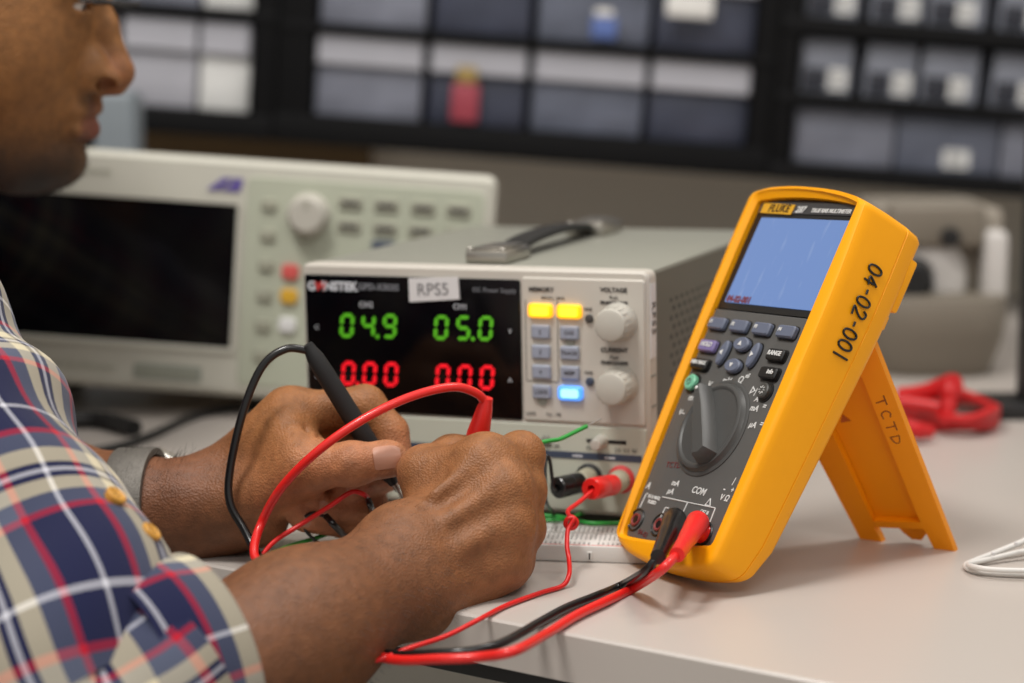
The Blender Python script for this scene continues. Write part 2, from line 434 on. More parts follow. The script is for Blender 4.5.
for pts in ([(.0335, .1285), (.0335, .0830), (.0525, .0830), (.0525, .1285)],):
    for (x0, z0), (x1, z1) in zip(pts, pts[1:]): b.box((min(x0, x1) - .0001, -.0019, min(z0, z1) - .0001), (max(x0, x1) + .0002, -.0015, max(z0, z1) + .0002), m_print)
b_win.build('display_window', psu, 'glossy black display window'); b_key.build('key_panel', psu); b_ter.build('terminal_panel', psu, 'greenish grey terminal panel')
b = MB(); tl = [(-.0370, .1253), (-.0060, .1277), (-.0066, .1402), (-.0372, .1388)]
b.loops([[(x, -.0022, z) for x, z in tl], [(x, -.0013, z) for x, z in tl]], m_tape, False, None, True, True)
b.text('RPS5', .0098, mat('pencil', (120, 118, 120), .8, var=0), face_tf(-.0222, -.0024, .1326, .05))
b.build('tape_label', psu, 'white tape label with hand lettering')
b = MB(); b.box((.1051, .0018, .0975), (.1055, .0112, .1385), m_tape); b.text('RPS5', .0078, m_print, side_tf(.1057, .0064, .1195, -PI / 2), spacing=1.2); b.build('side_label', psu, 'narrow white label on the bezel edge')
# seven segment digits
SEG = {'0': 'abcdef', '4': 'fgbc', '5': 'afgcd', '9': 'abcdfg'}
def digit(ch, x, z, m, dot=False):
    b = MB(); W, H, t = .0088, .0142, .0021; g = .0003
    def sh(px, pz): return (x + px + (pz - H / 2) * .10, z + pz)
    def hseg(pz): return [sh(t * .5 + g, pz), sh(t + g, pz + t / 2), sh(W - t - g, pz + t / 2), sh(W - t * .5 - g, pz), sh(W - t - g, pz - t / 2), sh(t + g, pz - t / 2)]
    def vseg(px, z0, z1): return [sh(px, z0 + g), sh(px + t / 2, z0 + t / 2 + g), sh(px + t / 2, z1 - t / 2 - g), sh(px, z1 - g), sh(px - t / 2, z1 - t / 2 - g), sh(px - t / 2, z0 + t / 2 + g)]
    S = dict(a=hseg(H - t / 2), g=hseg(H / 2), d=hseg(t / 2), f=vseg(t / 2, H / 2, H - t / 2), e=vseg(t / 2, t / 2, H / 2), b=vseg(W - t / 2, H / 2, H - t / 2), c=vseg(W - t / 2, t / 2, H / 2))
    for s in SEG[ch]: b.prism(S[s], -.00155, -.0011, m)
    if dot: b.prism(rrect(x + W + .0002, z, x + W + .0024, z + .0022, .0008), -.00155, -.0011, m)
    b.build('digit', psu)
for s, x0, z0, m, d in (('049', -.0818, .1032, m_dgt_g, 1), ('050', -.0224, .1040, m_dgt_g, 1), ('000', -.0818, .0752, m_dgt_r, 0), ('000', -.0222, .0760, m_dgt_r, 0)):
    for k, ch in enumerate(s): digit(ch, x0 + .0136 * k, z0 + .00025 * k, m, k == d)
# keys
for k, z in enumerate((.1229, .1111, .0998, .0886, .0773)):
    for x in (.0429, .0599):
        lit = (k == 0) or (k == 4 and x > .05)
        hw, hh = (.0072, .0040) if lit else (.0055, .0038)
        b = MB()
        if lit:
            mo, mc = (m_led_y, m_led_yc) if k == 0 else (m_led_b, m_led_bc)
            b.prism(rrect(x - hw, z - hh, x + hw, z + hh, .0025), -.0044, -.0015, mo, None, .0008)
            b.prism(rrect(x - hw * .72, z - hh * .62, x + hw * .72, z + hh * .62, .0016), -.0047, -.0043, mc)
            b.build('lit_key', psu, 'glowing amber key' if k == 0 else 'glowing blue output key')
        else:
            b.prism(rrect(x - hw - .0007, z - hh - .0007, x + hw + .0007, z + hh + .0007, .0014), -.0020, -.0015, m_cream)
            b.prism(rrect(x - hw, z - hh, x + hw, z + hh, .0012), -.0040, -.0015, m_key, None, .0008)
            b.text([['1', 'CH1'], ['2', 'CH2'], ['3', 'TRACK'], ['4', 'BEEP'], ['LOCK', 'OUT']][k][0 if x < .05 else 1], .0030, m_print, face_tf(x, -.0042, z))
            b.build('key', psu)
        if not lit and (k in (1,) and x > .05 or k == 4):
            b = MB(); b.lathe([(.0030, 0), (.0030, .0008)], m_cover, face_tf(x, -.0016, z - .0048), 16); b.build('key_lamp', psu)
for z in (.1172, .0822):
    b = MB(); K = face_tf(.0882, -.0015, z + .0008)
    b.lathe([(.0108, 0), (.0108, .002), (.0096, .0035), (.0092, .0145), (.0084, .0162), (.0064, .0170), (0.0001, .0172)], m_knob, K, 40)
    for a in range(0, 360, 20):
        q = K @ Matrix.Rotation(math.radians(a), 4, 'Z'); b.box((.0089, -.0005, .004), (.0096, .0005, .0145), m_knob, M=q)
    b.build('knob', psu)
    b = MB(); b.lathe([(.0024, 0), (.0024, .0012), (.0018, .0018), (.0001, .0020)], m_print if z > .1 else m_navy, face_tf(.0712, -.0015, z + .0020), 16); b.build('mode_lamp', psu)
b = MB(); b.box((.0685, -.0013, .0497), (.0915, -.0009, .0517), m_dark); b.lathe([(.0042, 0), (.0036, .004), (.0034, .0095), (.0026, .0108), (.0001, .0110)], m_knob, face_tf(.0770, -.0010, .0505), 20); b.build('slide_switch', psu)
b = MB(); b.lathe([(.0022, 0), (.0022, .001), (.0015, .002), (.0001, .0023)], mat('led_green', (110, 200, 40), .4, var=0, emit=(130, 230, 30), estr=1.0), face_tf(.0028, -.0010, .0500), 16); b.build('indicator_lamp', psu, 'small glowing green lamp')
b = MB(); b.lathe([(.0026, 0), (.0026, .0016), (.0012, .0022), (.0001, .0023)], m_cover, face_tf(.0445, -.0010, .0500), 16); b.build('lock_button', psu)
for x, mm, rr in ((-.080, m_dark, 0), (-.060, m_printr, 0), (-.018, m_dark, 0), (.001, m_printr, 0), (.0365, m_cover, 0), (.0697, m_dark, 1), (.0885, m_printr, 1)):
    b = MB(); K = face_tf(x, -.0010, .0300 if rr else .027)
    b.lathe([(.0078, 0), (.0078, .0012), (.0066, .002), (.0062, .0025)], mm, K, 28)
    b.lathe([(.0060, .0022), (.0060, .011), (.0054, .0118), (.0054, .0132), (.0060, .0140), (.0060, .0150), (.0046, .0160)], mat('post_cream', (176, 172, 150), .35, .1, var=.04), K, 28)
    b.build('binding_post', psu)
for x, y in ((-.085, .03), (.085, .03), (-.085, .22), (.085, .22)):
    zt = .010; n = (PM @ Vector((x, y, 0))).z
    b = MB(); b.lathe([(.0075, 0), (.0082, .002), (.0082, .0102 + n)], m_dark, Matrix.Translation((x, y, -n)), 20); b.build('foot', psu)
# carrying handle on the top cover
h = bpy.data.objects.new('carry_handle', None)
for y0, y1 in ((.020, .060), (.188, .230)):
    b = MB(); b.box((-.0118, y0, .1453), (.0140, y1, .1530), m_steel, .002); b.box((-.0085, y0 + .004, .1528), (.0105, y1 - .004, .1546), m_steel, .0012)
    for sx in (-.010, .010): b.ball((sx, y0 + .004, .1532), .0018, m_steel, seg=12)
    b.build('handle_bracket', psu, 'steel handle bracket')
b = MB(); P = [(0, .056, .1500), (0, .085, .1535), (0, .127, .1550), (0, .170, .1535), (0, .190, .1500)]
pts = spline(P, 6); lps = [[(p.x + sx, p.y, p.z + sz) for sx, sz in rrect(-.0070, -.0022, .0090, .0022, .002, 3)] for p in pts]
b.loops(lps, m_dark, True, None, True, True); b.build('handle_strap', psu, 'black rubber handle strap')
bpy.data.objects.remove(h)

# ================================================================ oscilloscope behind
m_scope = mat('scope_shell', (198, 196, 184), .5, var=.03)
m_scope2 = mat('scope_face_green', (180, 184, 166), .5, var=.03)
m_btn = mat('scope_button', (158, 158, 142), .5, var=.03)
m_scr = mat('scope_screen', (10, 10, 12), .10, spec=.45, var=0)
SR, ST = rotm(-.04, .06, .065), at(495, 178, 1.42)
sc_root = thing('oscilloscope', 'cream bench oscilloscope with a large dark screen behind the man', 'oscilloscope', pose(SR, ST) @ Matrix.Scale(1.029, 4))
x0, x1, zb = -.392, .001, -.1645
b = MB(); o_ = rrect(x0, zb, x1, .001, .008, 5)
b.loops([[(x, 0, z) for x, z in inset(o_, .004)], [(x, .004, z) for x, z in o_], [(x, .030, z) for x, z in o_], [(x, .034, z) for x, z in inset(o_, .004)], [(x, .125, z) for x, z in inset(o_, .008)], [(x, .132, z) for x, z in inset(o_, .016)]], m_scope, True, None, True, True)
b_case = b
b = MB(); b.prism(rrect(-.171, zb + .008, -.006, -.010, .006), -.0012, .004, m_scope2, None, .0008); b.build('control_panel', sc_root, 'pale green control panel')
b = MB(); fr = rrect(-.352, -.1345, -.1735, -.0275, .003)
b.loops([[(x, -.0022, z) for x, z in fr], [(x, -.0022, z) for x, z in inset(fr, .003)], [(x, .001, z) for x, z in inset(fr, .004)], [(x, .004, z) for x, z in inset(fr, -.001)]], m_scope, True); b.build('screen_frame', sc_root)
b = MB(); b.prism(inset(fr, .0035), -.0006, .002, m_scr); b.build('screen', sc_root, 'dark switched off screen')
b = MB(); lg = mat('logo_violet', (92, 78, 150), .5, var=0)
b.prism([(-.199, -.0215), (-.192, -.0215), (-.181, -.0125), (-.188, -.0125)], -.0012, .0005, lg); b.prism([(-.190, -.0215), (-.176, -.0215), (-.174, -.0125), (-.180, -.0125), (-.183, -.0175)], -.0012, .0005, lg); b.build('logo', sc_root, 'violet logo mark')
b = b_case; b.text('DIGITAL STORAGE', .0055, m_btn, face_tf(-.290, -.0006, -.0145)); b.text('Digital Oscilloscope', .0068, m_btn, face_tf(-.285, -.0006, -.1500)); b.build('case', sc_root)
b = MB(); b.prism(rrect(-.244, -.1565, -.196, -.1455, .002), -.0009, .003, mat('scope_port', (146, 150, 140), .5), None, .0006)
for k in range(6): b.box((-.240 + .007 * k, -.0012, -.1535), (-.2365 + .007 * k, -.0008, -.1485), m_btn)
b.build('port_cover', sc_root)
for z in (-.029, -.050, -.071, -.092, -.113, -.134):
    b = MB(); b.prism(rrect(-.1600, z - .004, -.1495, z + .004, .002), -.0042, 0, m_btn, None, .001); b.build('soft_key', sc_root)
def sknob(x, z, r, hh, m=m_knob):
    b = MB(); b.lathe([(r * 1.12, 0), (r * 1.12, .002), (r, .004), (r * .94, hh - .002), (r * .8, hh), (.0001, hh)], m, face_tf(x, -.001, z), 32)
    b.box((-.0008, r * .3, hh - .0002), (.0008, r * .8, hh + .0006), m_btn, M=face_tf(x, -.001, z)); b.build('knob', sc_root)
sknob(-.127, -.034, .0135, .016)
for z, c in ((-.0745, (214, 92, 88)), (-.0915, (216, 168, 52)), (-.1115, (222, 222, 222))):
    b = MB(); b.prism(rrect(-.1435, z - .0052, -.1315, z + .0052, .0035), -.0048, 0, mat('scope_key_%d' % int(-z * 1e4), c, .4, var=.02), None, .0012); b.build('round_key', sc_root, {-.0745: 'red key', -.0915: 'amber key', -.1115: 'white key'}[z])
for z, xs in ((-.024, (-.0985, -.0735, -.048, -.0235)), (-.0400, (-.0985, -.0735, -.049, -.0235))):
    for x in xs:
        b = MB(); b.prism(rrect(x - .0085, z - .0045, x + .0085, z + .0045, .002), -.0035, 0, m_btn, None, .001)
        b.box((x - .006, -.0039, z - .0015), (x + .006, -.0035, z + .0015), m_print); b.build('function_key', sc_root)
b = MB(); b.prism(rrect(-.082, -.0575, -.066, -.0485, .002), -.0035, 0, m_navy, None, .001); b.build('function_key', sc_root, 'navy key')
for x, z in ((-.050, -.062), (-.024, -.062), (-.098, -.115), (-.060, -.115), (-.024, -.115), (-.098, -.088), (-.060, -.088), (-.024, -.088)): sknob(x, z, .0085, .013)
for x in (-.098, -.060, -.022):
    b = MB(); b.lathe([(.0085, 0), (.0085, .002), (.006, .003), (.006, .014), (.0048, .015), (.0001, .012)], m_steel, face_tf(x, -.001, -.146), 24); b.build('input_socket', sc_root, 'steel input socket')
SM = pose(SR, ST) @ Matrix.Scale(1.029, 4)
m_rub = mat('foot_rubber', (22, 22, 20), .7)
for x, y in ((-.355, .012), (-.035, .012), (-.355, .115), (-.035, .115)):
    top = SM @ Vector((x, y, zb + .004)); b = MB(); inv = SM.inverted()
    hw = .045 if x < -.2 else .02
    lp = []
    for zz in (0.0, top.z):
        lp.append([inv @ Vector((top.x + ax, top.y + ay, zz if zz == 0 else (SM @ Vector((x + ax, y + ay, zb + .003))).z)) for ax, ay in ((-hw, -.008), (hw, -.008), (hw, .008), (-hw, .008))])
    b.loops(lp, m_rub, False, None, True, True); b.build('foot', sc_root, 'black rubber foot')
# ================================================================ handheld multimeter (local frame: x right, y back, z up its length, mm * .001)
MR, MT = rotm(-1.107, .5187, -.0682), Vector((.0694, .9787, .0162))
MS = .277 / (.277 - .0046); MT = CO + (MT - CO) * MS
MM = pose(MR, MT) @ Matrix.Scale(MS, 4)
m_y = mat('holster_yellow', (248, 166, 2), .45, 0, .32, var=.025, vscale=120, bump=.12, bscale=2200)
m_ys = mat('stand_yellow', (242, 148, 2), .45, 0, .32, var=.025, bump=.10, bscale=2000)
m_face = mat('meter_face_grey', (86, 85, 83), .5, var=.05, vscale=150, bump=.08, bscale=2500)
m_dial = mat('dial_grey', (72, 72, 71), .42, var=.06, vscale=120, bump=.05, bscale=2500)
m_blk = mat('meter_black', (20, 20, 21), .4, var=.06)
m_bk = mat('key_slate_blue', (98, 105, 124), .42, var=.04)
m_pk = mat('key_violet', (122, 110, 158), .42, var=.04)
m_gk = mat('key_green', (116, 186, 152), .4, var=.03)
m_sil = mat('meter_print', (214, 214, 212), .5, var=0)
m_hand = mat('marker_black', (16, 14, 12), .5, var=0)
m_hred = mat('marker_red', (112, 42, 44), .6, var=0)
def lcd_mat():
    m = mat('lcd_backlit_blue', (40, 50, 70), .14, var=0, emit=(112, 150, 214), estr=.74)
    nt = m.node_tree; N = nt.nodes; L = nt.links; bs = N['Principled BSDF']
    tc = N.new('ShaderNodeTexCoord'); mp = N.new('ShaderNodeMapping'); mp.inputs['Rotation'].default_value = (0, .5, 0); mp.inputs['Scale'].default_value = (260, 10, 50)
    L.new(tc.outputs['Object'], mp.inputs['Vector'])
    nz = N.new('ShaderNodeTexNoise'); nz.inputs['Scale'].default_value = 1; nz.inputs['Detail'].default_value = 2; L.new(mp.outputs['Vector'], nz.inputs['Vector'])
    rp = N.new('ShaderNodeValToRGB'); rp.color_ramp.elements[0].position = .60; rp.color_ramp.elements[1].position = .80
    rp.color_ramp.elements[0].color = lin((116, 150, 212)); rp.color_ramp.elements[1].color = lin((146, 172, 220))
    L.new(nz.outputs['Fac'], rp.inputs['Fac']); L.new(rp.outputs['Color'], bs.inputs['Emission Color'])
    return m
m_lcd = lcd_mat()
dmm = thing('multimeter', 'yellow handheld digital multimeter leaning back on its stand', 'multimeter', MM)
k_ = .001
def K(l): return [(x * k_, z * k_, r * k_) for x, z, r in l]
okeys = K([(-36, 3.0, 9), (-42.5, 40, 30), (-48, 110, 60), (-51.5, 180, 40), (-51.5, 205.0, 7), (-36, 208.9, 30), (-12, 210.0, 30), (14, 208.6, 30), (36, 205.4, 30), (51.0, 201.0, 6), (55.5, 150, 50), (55, 90, 60), (54, 40, 30), (52.8, 3.5, 8), (34, -2.4, 16), (2, -4.4, 30), (-22, -2.2, 20)])
ikeys = K([(-33.5, 5.8, 4), (-36.5, 40, 20), (-41.5, 110, 40), (-43.9, 180, 30), (-43.6, 200.6, 2.5), (-30, 202.4, 20), (-12, 203.2, 20), (10, 202.8, 20), (28, 201.4, 20), (42.9, 199.2, 2.5), (43.3, 150, 30), (44.6, 90, 40), (45.4, 40, 20), (45.6, 14.0, 3), (24, 9.8, 20), (0, 8.0, 20), (-18, 6.4, 20)])
S_ = 5
OUT = rpoly(okeys, S_); INN = rpoly(ikeys, S_)
def dscale(z): return (32 + .062 * z * 1000) / 44.0
def mloop(poly, y, ins=0.0, flat=False):
    p = inset(poly, ins * k_) if ins else poly
    return [(x, (y * k_ * (1 if flat else dscale(z))), z) for x, z in p]
top_in = []                                  # the opening flares outward toward the crest of the rim, most of all along the top
for x, z in inset(INN, -.0014): top_in.append((x, z + max(0, (z - .195)) * .28))
b = MB()
b.loops([mloop(INN, 5.0, -.2, True), mloop(INN, 1.4, 0, True), mloop(top_in, -.6, 0, True), mloop(top_in, -1.3, -.7, True), mloop(OUT, -1.2, 3.0, True), mloop(OUT, -.3, 1.1, True), mloop(OUT, 1.6, .25), mloop(OUT, 6, 0),
         mloop(OUT, 16, -.3), mloop(OUT, 29.0, 0), mloop(OUT, 29.3, .5), mloop(OUT, 30.0, .5), mloop(OUT, 30.3, .1), mloop(OUT, 38, 1.0), mloop(OUT, 41, 2.6), mloop(OUT, 43, 6.0)], m_y, True, None, False, True)
for v in b.bm.verts:                          # the lower end of the back is rounded off
    z = v.co.z * 1000; y = v.co.y * 1000
    if z < 26 and y > 8:
        t = (26 - z) / 28.0; v.co.y = (y - (y - 8) * .48 * t * t) * k_
pass
b.build('holster', dmm, 'yellow rubber holster')
b = MB()                                      # keypad plate
pl = [(x, z) for x, z in inset(INN, .0001) if z < .1368]
plate = [p for p in pl]
zc = .1372
def clip_top(poly, zmax): return [(x, min(z, zmax)) for x, z in poly]
b.prism(clip_top(inset(INN, .0001), zc), .0004, .006, m_face, None, .0006)
b_plate = b
b = MB(); top = [(x, max(z, zc + .0006)) for x, z in inset(INN, .0002)]
b.prism(top, .0042, .0062, m_blk)
b.prism(rrect(-.0425, .1945, .0415, .2010, .0008), .0036, .0043, mat('bezel_grey', (58, 58, 60), .4, var=0))
b.prism([(-.0400, .1944), (-.0125, .1938), (-.0118, .1996), (-.0400, .2003)], .0033, .0036, mat('badge_yellow', (214, 160, 34), .5, var=0))
b.text('FLUKE', .0060, mat('badge_ink', (52, 34, 10), .5, var=0), face_tf(-.0245, .0031, .1970), bold=.00012, shear=.15, spacing=1.1)
b.text('287', .0052, m_sil, face_tf(-.0060, .0034, .1968), bold=.00012, shear=.3)
b.text('TRUE RMS MULTIMETER', .0031, m_sil, face_tf(.0200, .0034, .1966), bold=.0001, shear=.3)
b.build('display_bezel', dmm, 'dark display bezel with printed badge')
b = MB(); b.prism(rrect(-.0372, .1416, .0405, .1917, .0008), .0036, .0043, m_lcd); b.build('lcd_screen', dmm, 'backlit blue screen')
# ---- keys
def key(name, poly_c, w, h, m, txt=None, r=.0016, ts=.0036, tm=None, rot=0.0, hh=.0032, label=None, toff=0.0):
    b = MB(); x, z = poly_c[0] * k_, poly_c[1] * k_
    if name == 'arrow_key':
        P = [(math.cos(a) * w * .5, math.sin(a) * h * .5) for a in [2 * PI * i / 24 for i in range(24)]]
    else: P = rrect(-w * .5, -h * .5, w * .5, h * .5, r)
    c, s = math.cos(rot), math.sin(rot); P = [(x + p * c - q * s, z + p * s + q * c) for p, q in P]
    b.prism(inset(P, -.0007), -.0001, .001, m_blk)
    b.loops([[(px, .0005, pz) for px, pz in P], [(px, .0006 - hh * .8, pz) for px, pz in P], [(px, .0004 - hh, pz) for px, pz in inset(P, .0007)]], m, True, None, True, True)
    if txt: b.text(txt, ts, tm or m_sil, face_tf(x + toff, .0002 - hh, z + .0004, 0), bold=.00012, shear=.15)
    if name == 'arrow_key':
        a = math.radians({'up': 90, 'left': 180, 'right': 0, 'down': 270}[label]); T = [(.0014, 0), (-.0010, .0015), (-.0010, -.0015)]
        b.prism([(x + p * math.cos(a) - q * math.sin(a), z + p * math.sin(a) + q * math.cos(a)) for p, q in T], .0001 - hh, .0004 - hh, m_sil)
    b.build(name, dmm, None if name == 'arrow_key' else label)
for x, t in ((-32, 'F1'), (-12, 'F2'), (8.2, 'F3'), (29, 'F4')): key('soft_key', (x, 128.1), .0142, .0066, m_bk, t, ts=.0026, toff=-.0042)
key('hold_key', (-31.6, 115), .0140, .0066, m_pk, 'HOLD', label='violet HOLD key')
key('min_max_key', (-31.6, 104.4), .0140, .0060, m_blk, 'MIN MAX', ts=.0031, label='black MIN MAX key')
key('range_key', (28.7, 115.2), .0138, .0062, m_blk, 'RANGE', ts=.0034, label='black RANGE key')
key('info_key', (29.2, 105.2), .0138, .0062, m_blk, 'info', ts=.0034, label='black info key', toff=.0025)
for nm, p, w, h, rt in (('up', (-3.0, 118.4), .0128, .0078, 0), ('left', (-15.8, 112.4), .0060, .0140, -.12), ('right', (10.6, 113.4), .0060, .0140, -.12), ('down', (-2.6, 106.2), .0128, .0078, 0)):
    key('arrow_key', p, w, h, m_bk, None, rot=rt, label=nm)
def rkey(name, x, z, r, m, label, ring=True):
    b = MB(); b.lathe([(r * 1.3, -.0003), (r * 1.3, .0006), (r * 1.1, .0007)], m_blk, face_tf(x * k_, .0004, z * k_), 28)
    b.lathe([(r, .0004), (r, .0026), (r * .85, .0032), (.0001, .0033)], m, face_tf(x * k_, .0004, z * k_), 28)
    if name == 'power_key':
        b.tube([(x * k_ + .0016 * math.cos(a), -.0030, z * k_ + .0016 * math.sin(a)) for a in [math.radians(120 + 300 * i / 16) for i in range(17)]], .00022, m_face, 6); b.box((x * k_ - .0002, -.0032, z * k_), (x * k_ + .0002, -.0028, z * k_ + .002), m_face)
    else:
        for i in range(8):
            a = i * PI / 4; b.tube([(x * k_ + .0012 * math.cos(a), -.0030, z * k_ + .0012 * math.sin(a)), (x * k_ + .0023 * math.cos(a), -.0030, z * k_ + .0023 * math.sin(a))], .00022, m_sil, 6)
    b.build(name, dmm, label)
rkey('power_key', -32.4, 93.8, .0044, m_gk, 'round green power key'); rkey('backlight_key', 31.4, 95.6, .0042, mat('key_dark_grey', (66, 66, 64), .4), 'round grey backlight key')
# ---- rotary dial with its pointer bar
b = MB(); KD = face_tf(.0008, .0004, .0722)
b.lathe([(.0268, 0), (.0268, .0005), (.0256, .0010), (.0248, .0009), (.0240, .0020), (.0236, .0032), (.0222, .0038), (.0214, .0036), (.0205, .0028), (.0001, .0028)], m_dial, KD, 64)
b.build('rotary_dial', dmm)
b = MB(); a = math.atan2(54.5 - 90.5, 9.0 - (-17.5)); ux, uz = math.cos(a), math.sin(a); L_ = .0232
def bl(u, s): return (.0008 + ux * u - uz * s, .0722 + uz * u + ux * s)
P0 = [bl(-L_, -.0030), bl(-L_ * .985, 0), bl(-L_, .0030), bl(-.008, .0052), bl(.010, .0062), bl(L_ * .92, .0064), bl(L_, 0), bl(L_ * .92, -.0064), bl(.010, -.0062), bl(-.008, -.0052)]
P1 = [bl(-L_ * .97, -.0018), bl(-L_ * .96, 0), bl(-L_ * .97, .0018), bl(-.008, .0036), bl(.010, .0044), bl(L_ * .84, .0046), bl(L_ * .90, 0), bl(L_ * .84, -.0046), bl(.010, -.0044), bl(-.008, -.0036)]
b.loops([[(x, -.0022, z) for x, z in P0], [(x, -.0046, z) for x, z in P0], [(x, -.0104, z) for x, z in P1], [(x, -.0109, z) for x, z in inset(P1, .0006)]], m_dial, True, None, True, True)
d = bl(-L_ * .88, 0); b.ball((d[0], -.0108, d[1]), (.0011, .0006, .0011), m_sil, seg=12)
b.build('pointer_bar', dmm)
# ---- dial and jack legends
LG = [('V', -18.3, 94.5, .0052), ('mV', -27.8, 86.0, .0050), ('V~', -31.5, 77.0, .0044), ('mV', -5.2, 98.2, .0050), ('Ω', 6.2, 99.6, .0056), ('nS', 10.6, 102.6, .0034), ('▷|', 20.6, 95.2, .0046), ('A', 26.2, 91.4, .0046), ('mA', 27.4, 86.4, .0046), ('=', 34.6, 88.2, .0046), ('µA', 31.8, 77.8, .0046), ('=', 38.4, 79.0, .0046),
      ('A', -32.4, 34.8, .0052), ('mA', -10.2, 39.6, .0044), ('µA', -11.4, 34.9, .0044), ('COM', 11.8, 38.6, .0052), ('V Ω', 34.6, 38.4, .0044), ('+', 38.0, 43.2, .0040), ('|', 36.4, 48.0, .0044), ('-', 31.6, 43.0, .0050)]
b = b_plate
for s, x, z, sz in LG: b.text(s, sz, m_sil, face_tf(x * k_, .00025, z * k_), bold=.0001, shear=.2)
for s, x, z, sz in (('10 A MAX', -23.2, 29.6, .0026), ('FUSED', -23.0, 26.8, .0026), ('400 mA', -1.4, 25.2, .0024), ('FUSED', -1.0, 22.6, .0024), ('CAT III', 23.8, 29.0, .0024), ('1000V', 23.8, 26.2, .0024)):
    b.text(s, sz, m_sil, face_tf(x * k_, .00025, z * k_), bold=.0001)
def line(pts, w=.0007):
    for (xa, za), (xb, zb2) in zip(pts, pts[1:]): b.tube([(xa * k_, .0003, za * k_), (xb * k_, .0003, zb2 * k_)], w * .5, m_sil, 6)
line([(-31.5, 22.5), (-31.0, 30.4), (-30.6, 30.6), (-29.5, 30.6)]); line([(-16.0, 31.0), (7.0, 31.6), (31.0, 32.4), (31.5, 25.0)]); line([(-10.0, 20.5), (-9.6, 26.0), (-6.5, 26.2)]); line([(4.2, 25.4), (7.2, 25.6)]); line([(7.0, 31.6), (6.6, 21.0)])
line([(21.8, 32.6), (26.0, 32.8), (23.9, 36.4), (21.8, 32.6)], .0006)
b.text('TCTD', .0046, m_hred, face_tf(-.0185, .0002, .0485, .1), spacing=1.1); b.text('04-02', .0040, m_hred, face_tf(-.0190, .0002, .0098, -.1))
b.build('key_plate', dmm, 'dark grey key plate with white legends')
b = MB(); b.text('04-02-001', .0052, m_hred, face_tf(-.0250, .0034, .1434, 0), bold=.0002); b.build('marker_note', dmm, 'faded red marker number under the screen')
for x, z in ((-29.9, 15.8), (-8.6, 16.6), (10.0, 17.2), (31.0, 18.4)):
    b = MB(); J = face_tf(x * k_, .0004, z * k_)
    b.lathe([(.0064, -.0002), (.0064, .0004), (.0058, .0008), (.0050, -.0004)], m_blk, J, 28)
    b.lathe([(.0035, -.0002), (.0035, .0010), (.0030, .0012), (.0022, .0008), (.0020, .0002)], mat('jack_red', (128, 52, 52), .5), J, 28)
    b.lathe([(.0022, .0006), (.0001, .0007)], m_blk, J, 20); b.build('jack', dmm)
SET_BACK = {'key_plate', 'soft_key', 'hold_key', 'min_max_key', 'range_key', 'info_key', 'arrow_key', 'power_key', 'backlight_key', 'rotary_dial', 'pointer_bar', 'jack'}
for ch in list(dmm.children):                 # the key plate with everything on it sits below the rim
    if ch.name.split('.')[0] in SET_BACK: ch.data.transform(Matrix.Translation((0, .0033, 0)))
# ---- hand lettering on the right side (strokes laid on the flank)
def flank(y, z):                              # x of the right flank at a height
    pts = [(7, 53.6), (40, 54.2), (90, 55.3), (150, 55.9), (180, 53.4), (201, 50.8)]
    zz = z * 1000
    for (a0, x0_), (a1, x1_) in zip(pts, pts[1:]):
        if zz <= a1: return (x0_ + (x1_ - x0_) * (zz - a0) / (a1 - a0)) * k_
    return .051
STK = {'0': [[(.5, 0), (.2, .12), (.05, .5), (.2, .88), (.5, 1), (.8, .88), (.95, .5), (.8, .12), (.5, 0)]], '4': [[(.75, 1), (.05, .35), (.95, .40)], [(.68, .75), (.60, 0)]], '-': [[(.2, .5), (.8, .5)]],
       '2': [[(.05, .78), (.3, 1), (.75, .95), (.85, .7), (.5, .35), (.0, .02), (.95, .05)]], '1': [[(.5, 1), (.5, 0)]],
       'T': [[(.0, 1), (1, 1)], [(.5, 1), (.42, 0)]], 'C': [[(.9, .85), (.5, 1), (.12, .6), (.3, .08), (.85, .1)]], 'D': [[(.15, 1), (.1, 0)], [(.15, 1), (.85, .75), (.8, .3), (.1, 0)]]}
b = MB(); zc_ = .1745
for ch in '04-02-001':
    w_, h_ = (.0048, .0088) if ch not in '-1' else ((.0042, .0080) if ch == '-' else (.004, .0098))
    for st in STK[ch]:
        P = []
        for u, v in st:
            z = zc_ - u * w_; y = .0184 + (.5 - v) * -h_ * 1.0
            y2 = .0226 - .0088 * .5 + (v - .5) * h_
            P.append((flank(y2, z) + .00035, y2, z))
        P = spline(P, 4) if len(P) > 2 else P
        b.tube(P, .00060, m_hand, 8)
    zc_ -= w_ + (.0014 if ch != '-' else .0010)
b.build('hand_lettering', dmm, 'black marker number written along the yellow side')
# ---- back latch blocks and the folding stand
b = MB(); b.box((-.040, .0370, .160), (.0505, .0445, .189), m_y, .0016); b.build('stand_hinge', dmm)
b = MB(); b.box((-.040, .0360, .1490), (.0505, .0412, .1572), m_y, .0012); b.build('stand_latch', dmm)
b = MB(); b.box((-.036, .0370, .1570), (.0490, .0402, .1602), m_blk, .0006); b.build('latch_gap', dmm, 'black latch slot')
inv = MM.inverted()
def on_back(u, v, y):
    o = inv @ CO; d = (inv.to_3x3() @ ray(u, v)); t = (y - o.y) / d.y; return o + d * t
BL, BR = inv @ atz(864, 536.5, .0004), inv @ atz(958, 549, .0004)
TR = on_back(874, 333, .0405); TL = on_back(787, 388, .0390)
nrm = (BR - BL).cross(TL - BL).normalized()
if (MM.to_3x3() @ nrm).x > 0: nrm = -nrm     # toward the meter
def sp(u, v, w=0.0): return (BL.lerp(BR, u)).lerp(TL.lerp(TR, u), v) + nrm * w
def panel(poly, w0, w1, m, bb):
    lp = [[sp(u, v, w) for u, v in poly] for w in (w0, w1)]; bb.loops(lp, m, False, None, True, True)
b = MB(); T_ = .0042
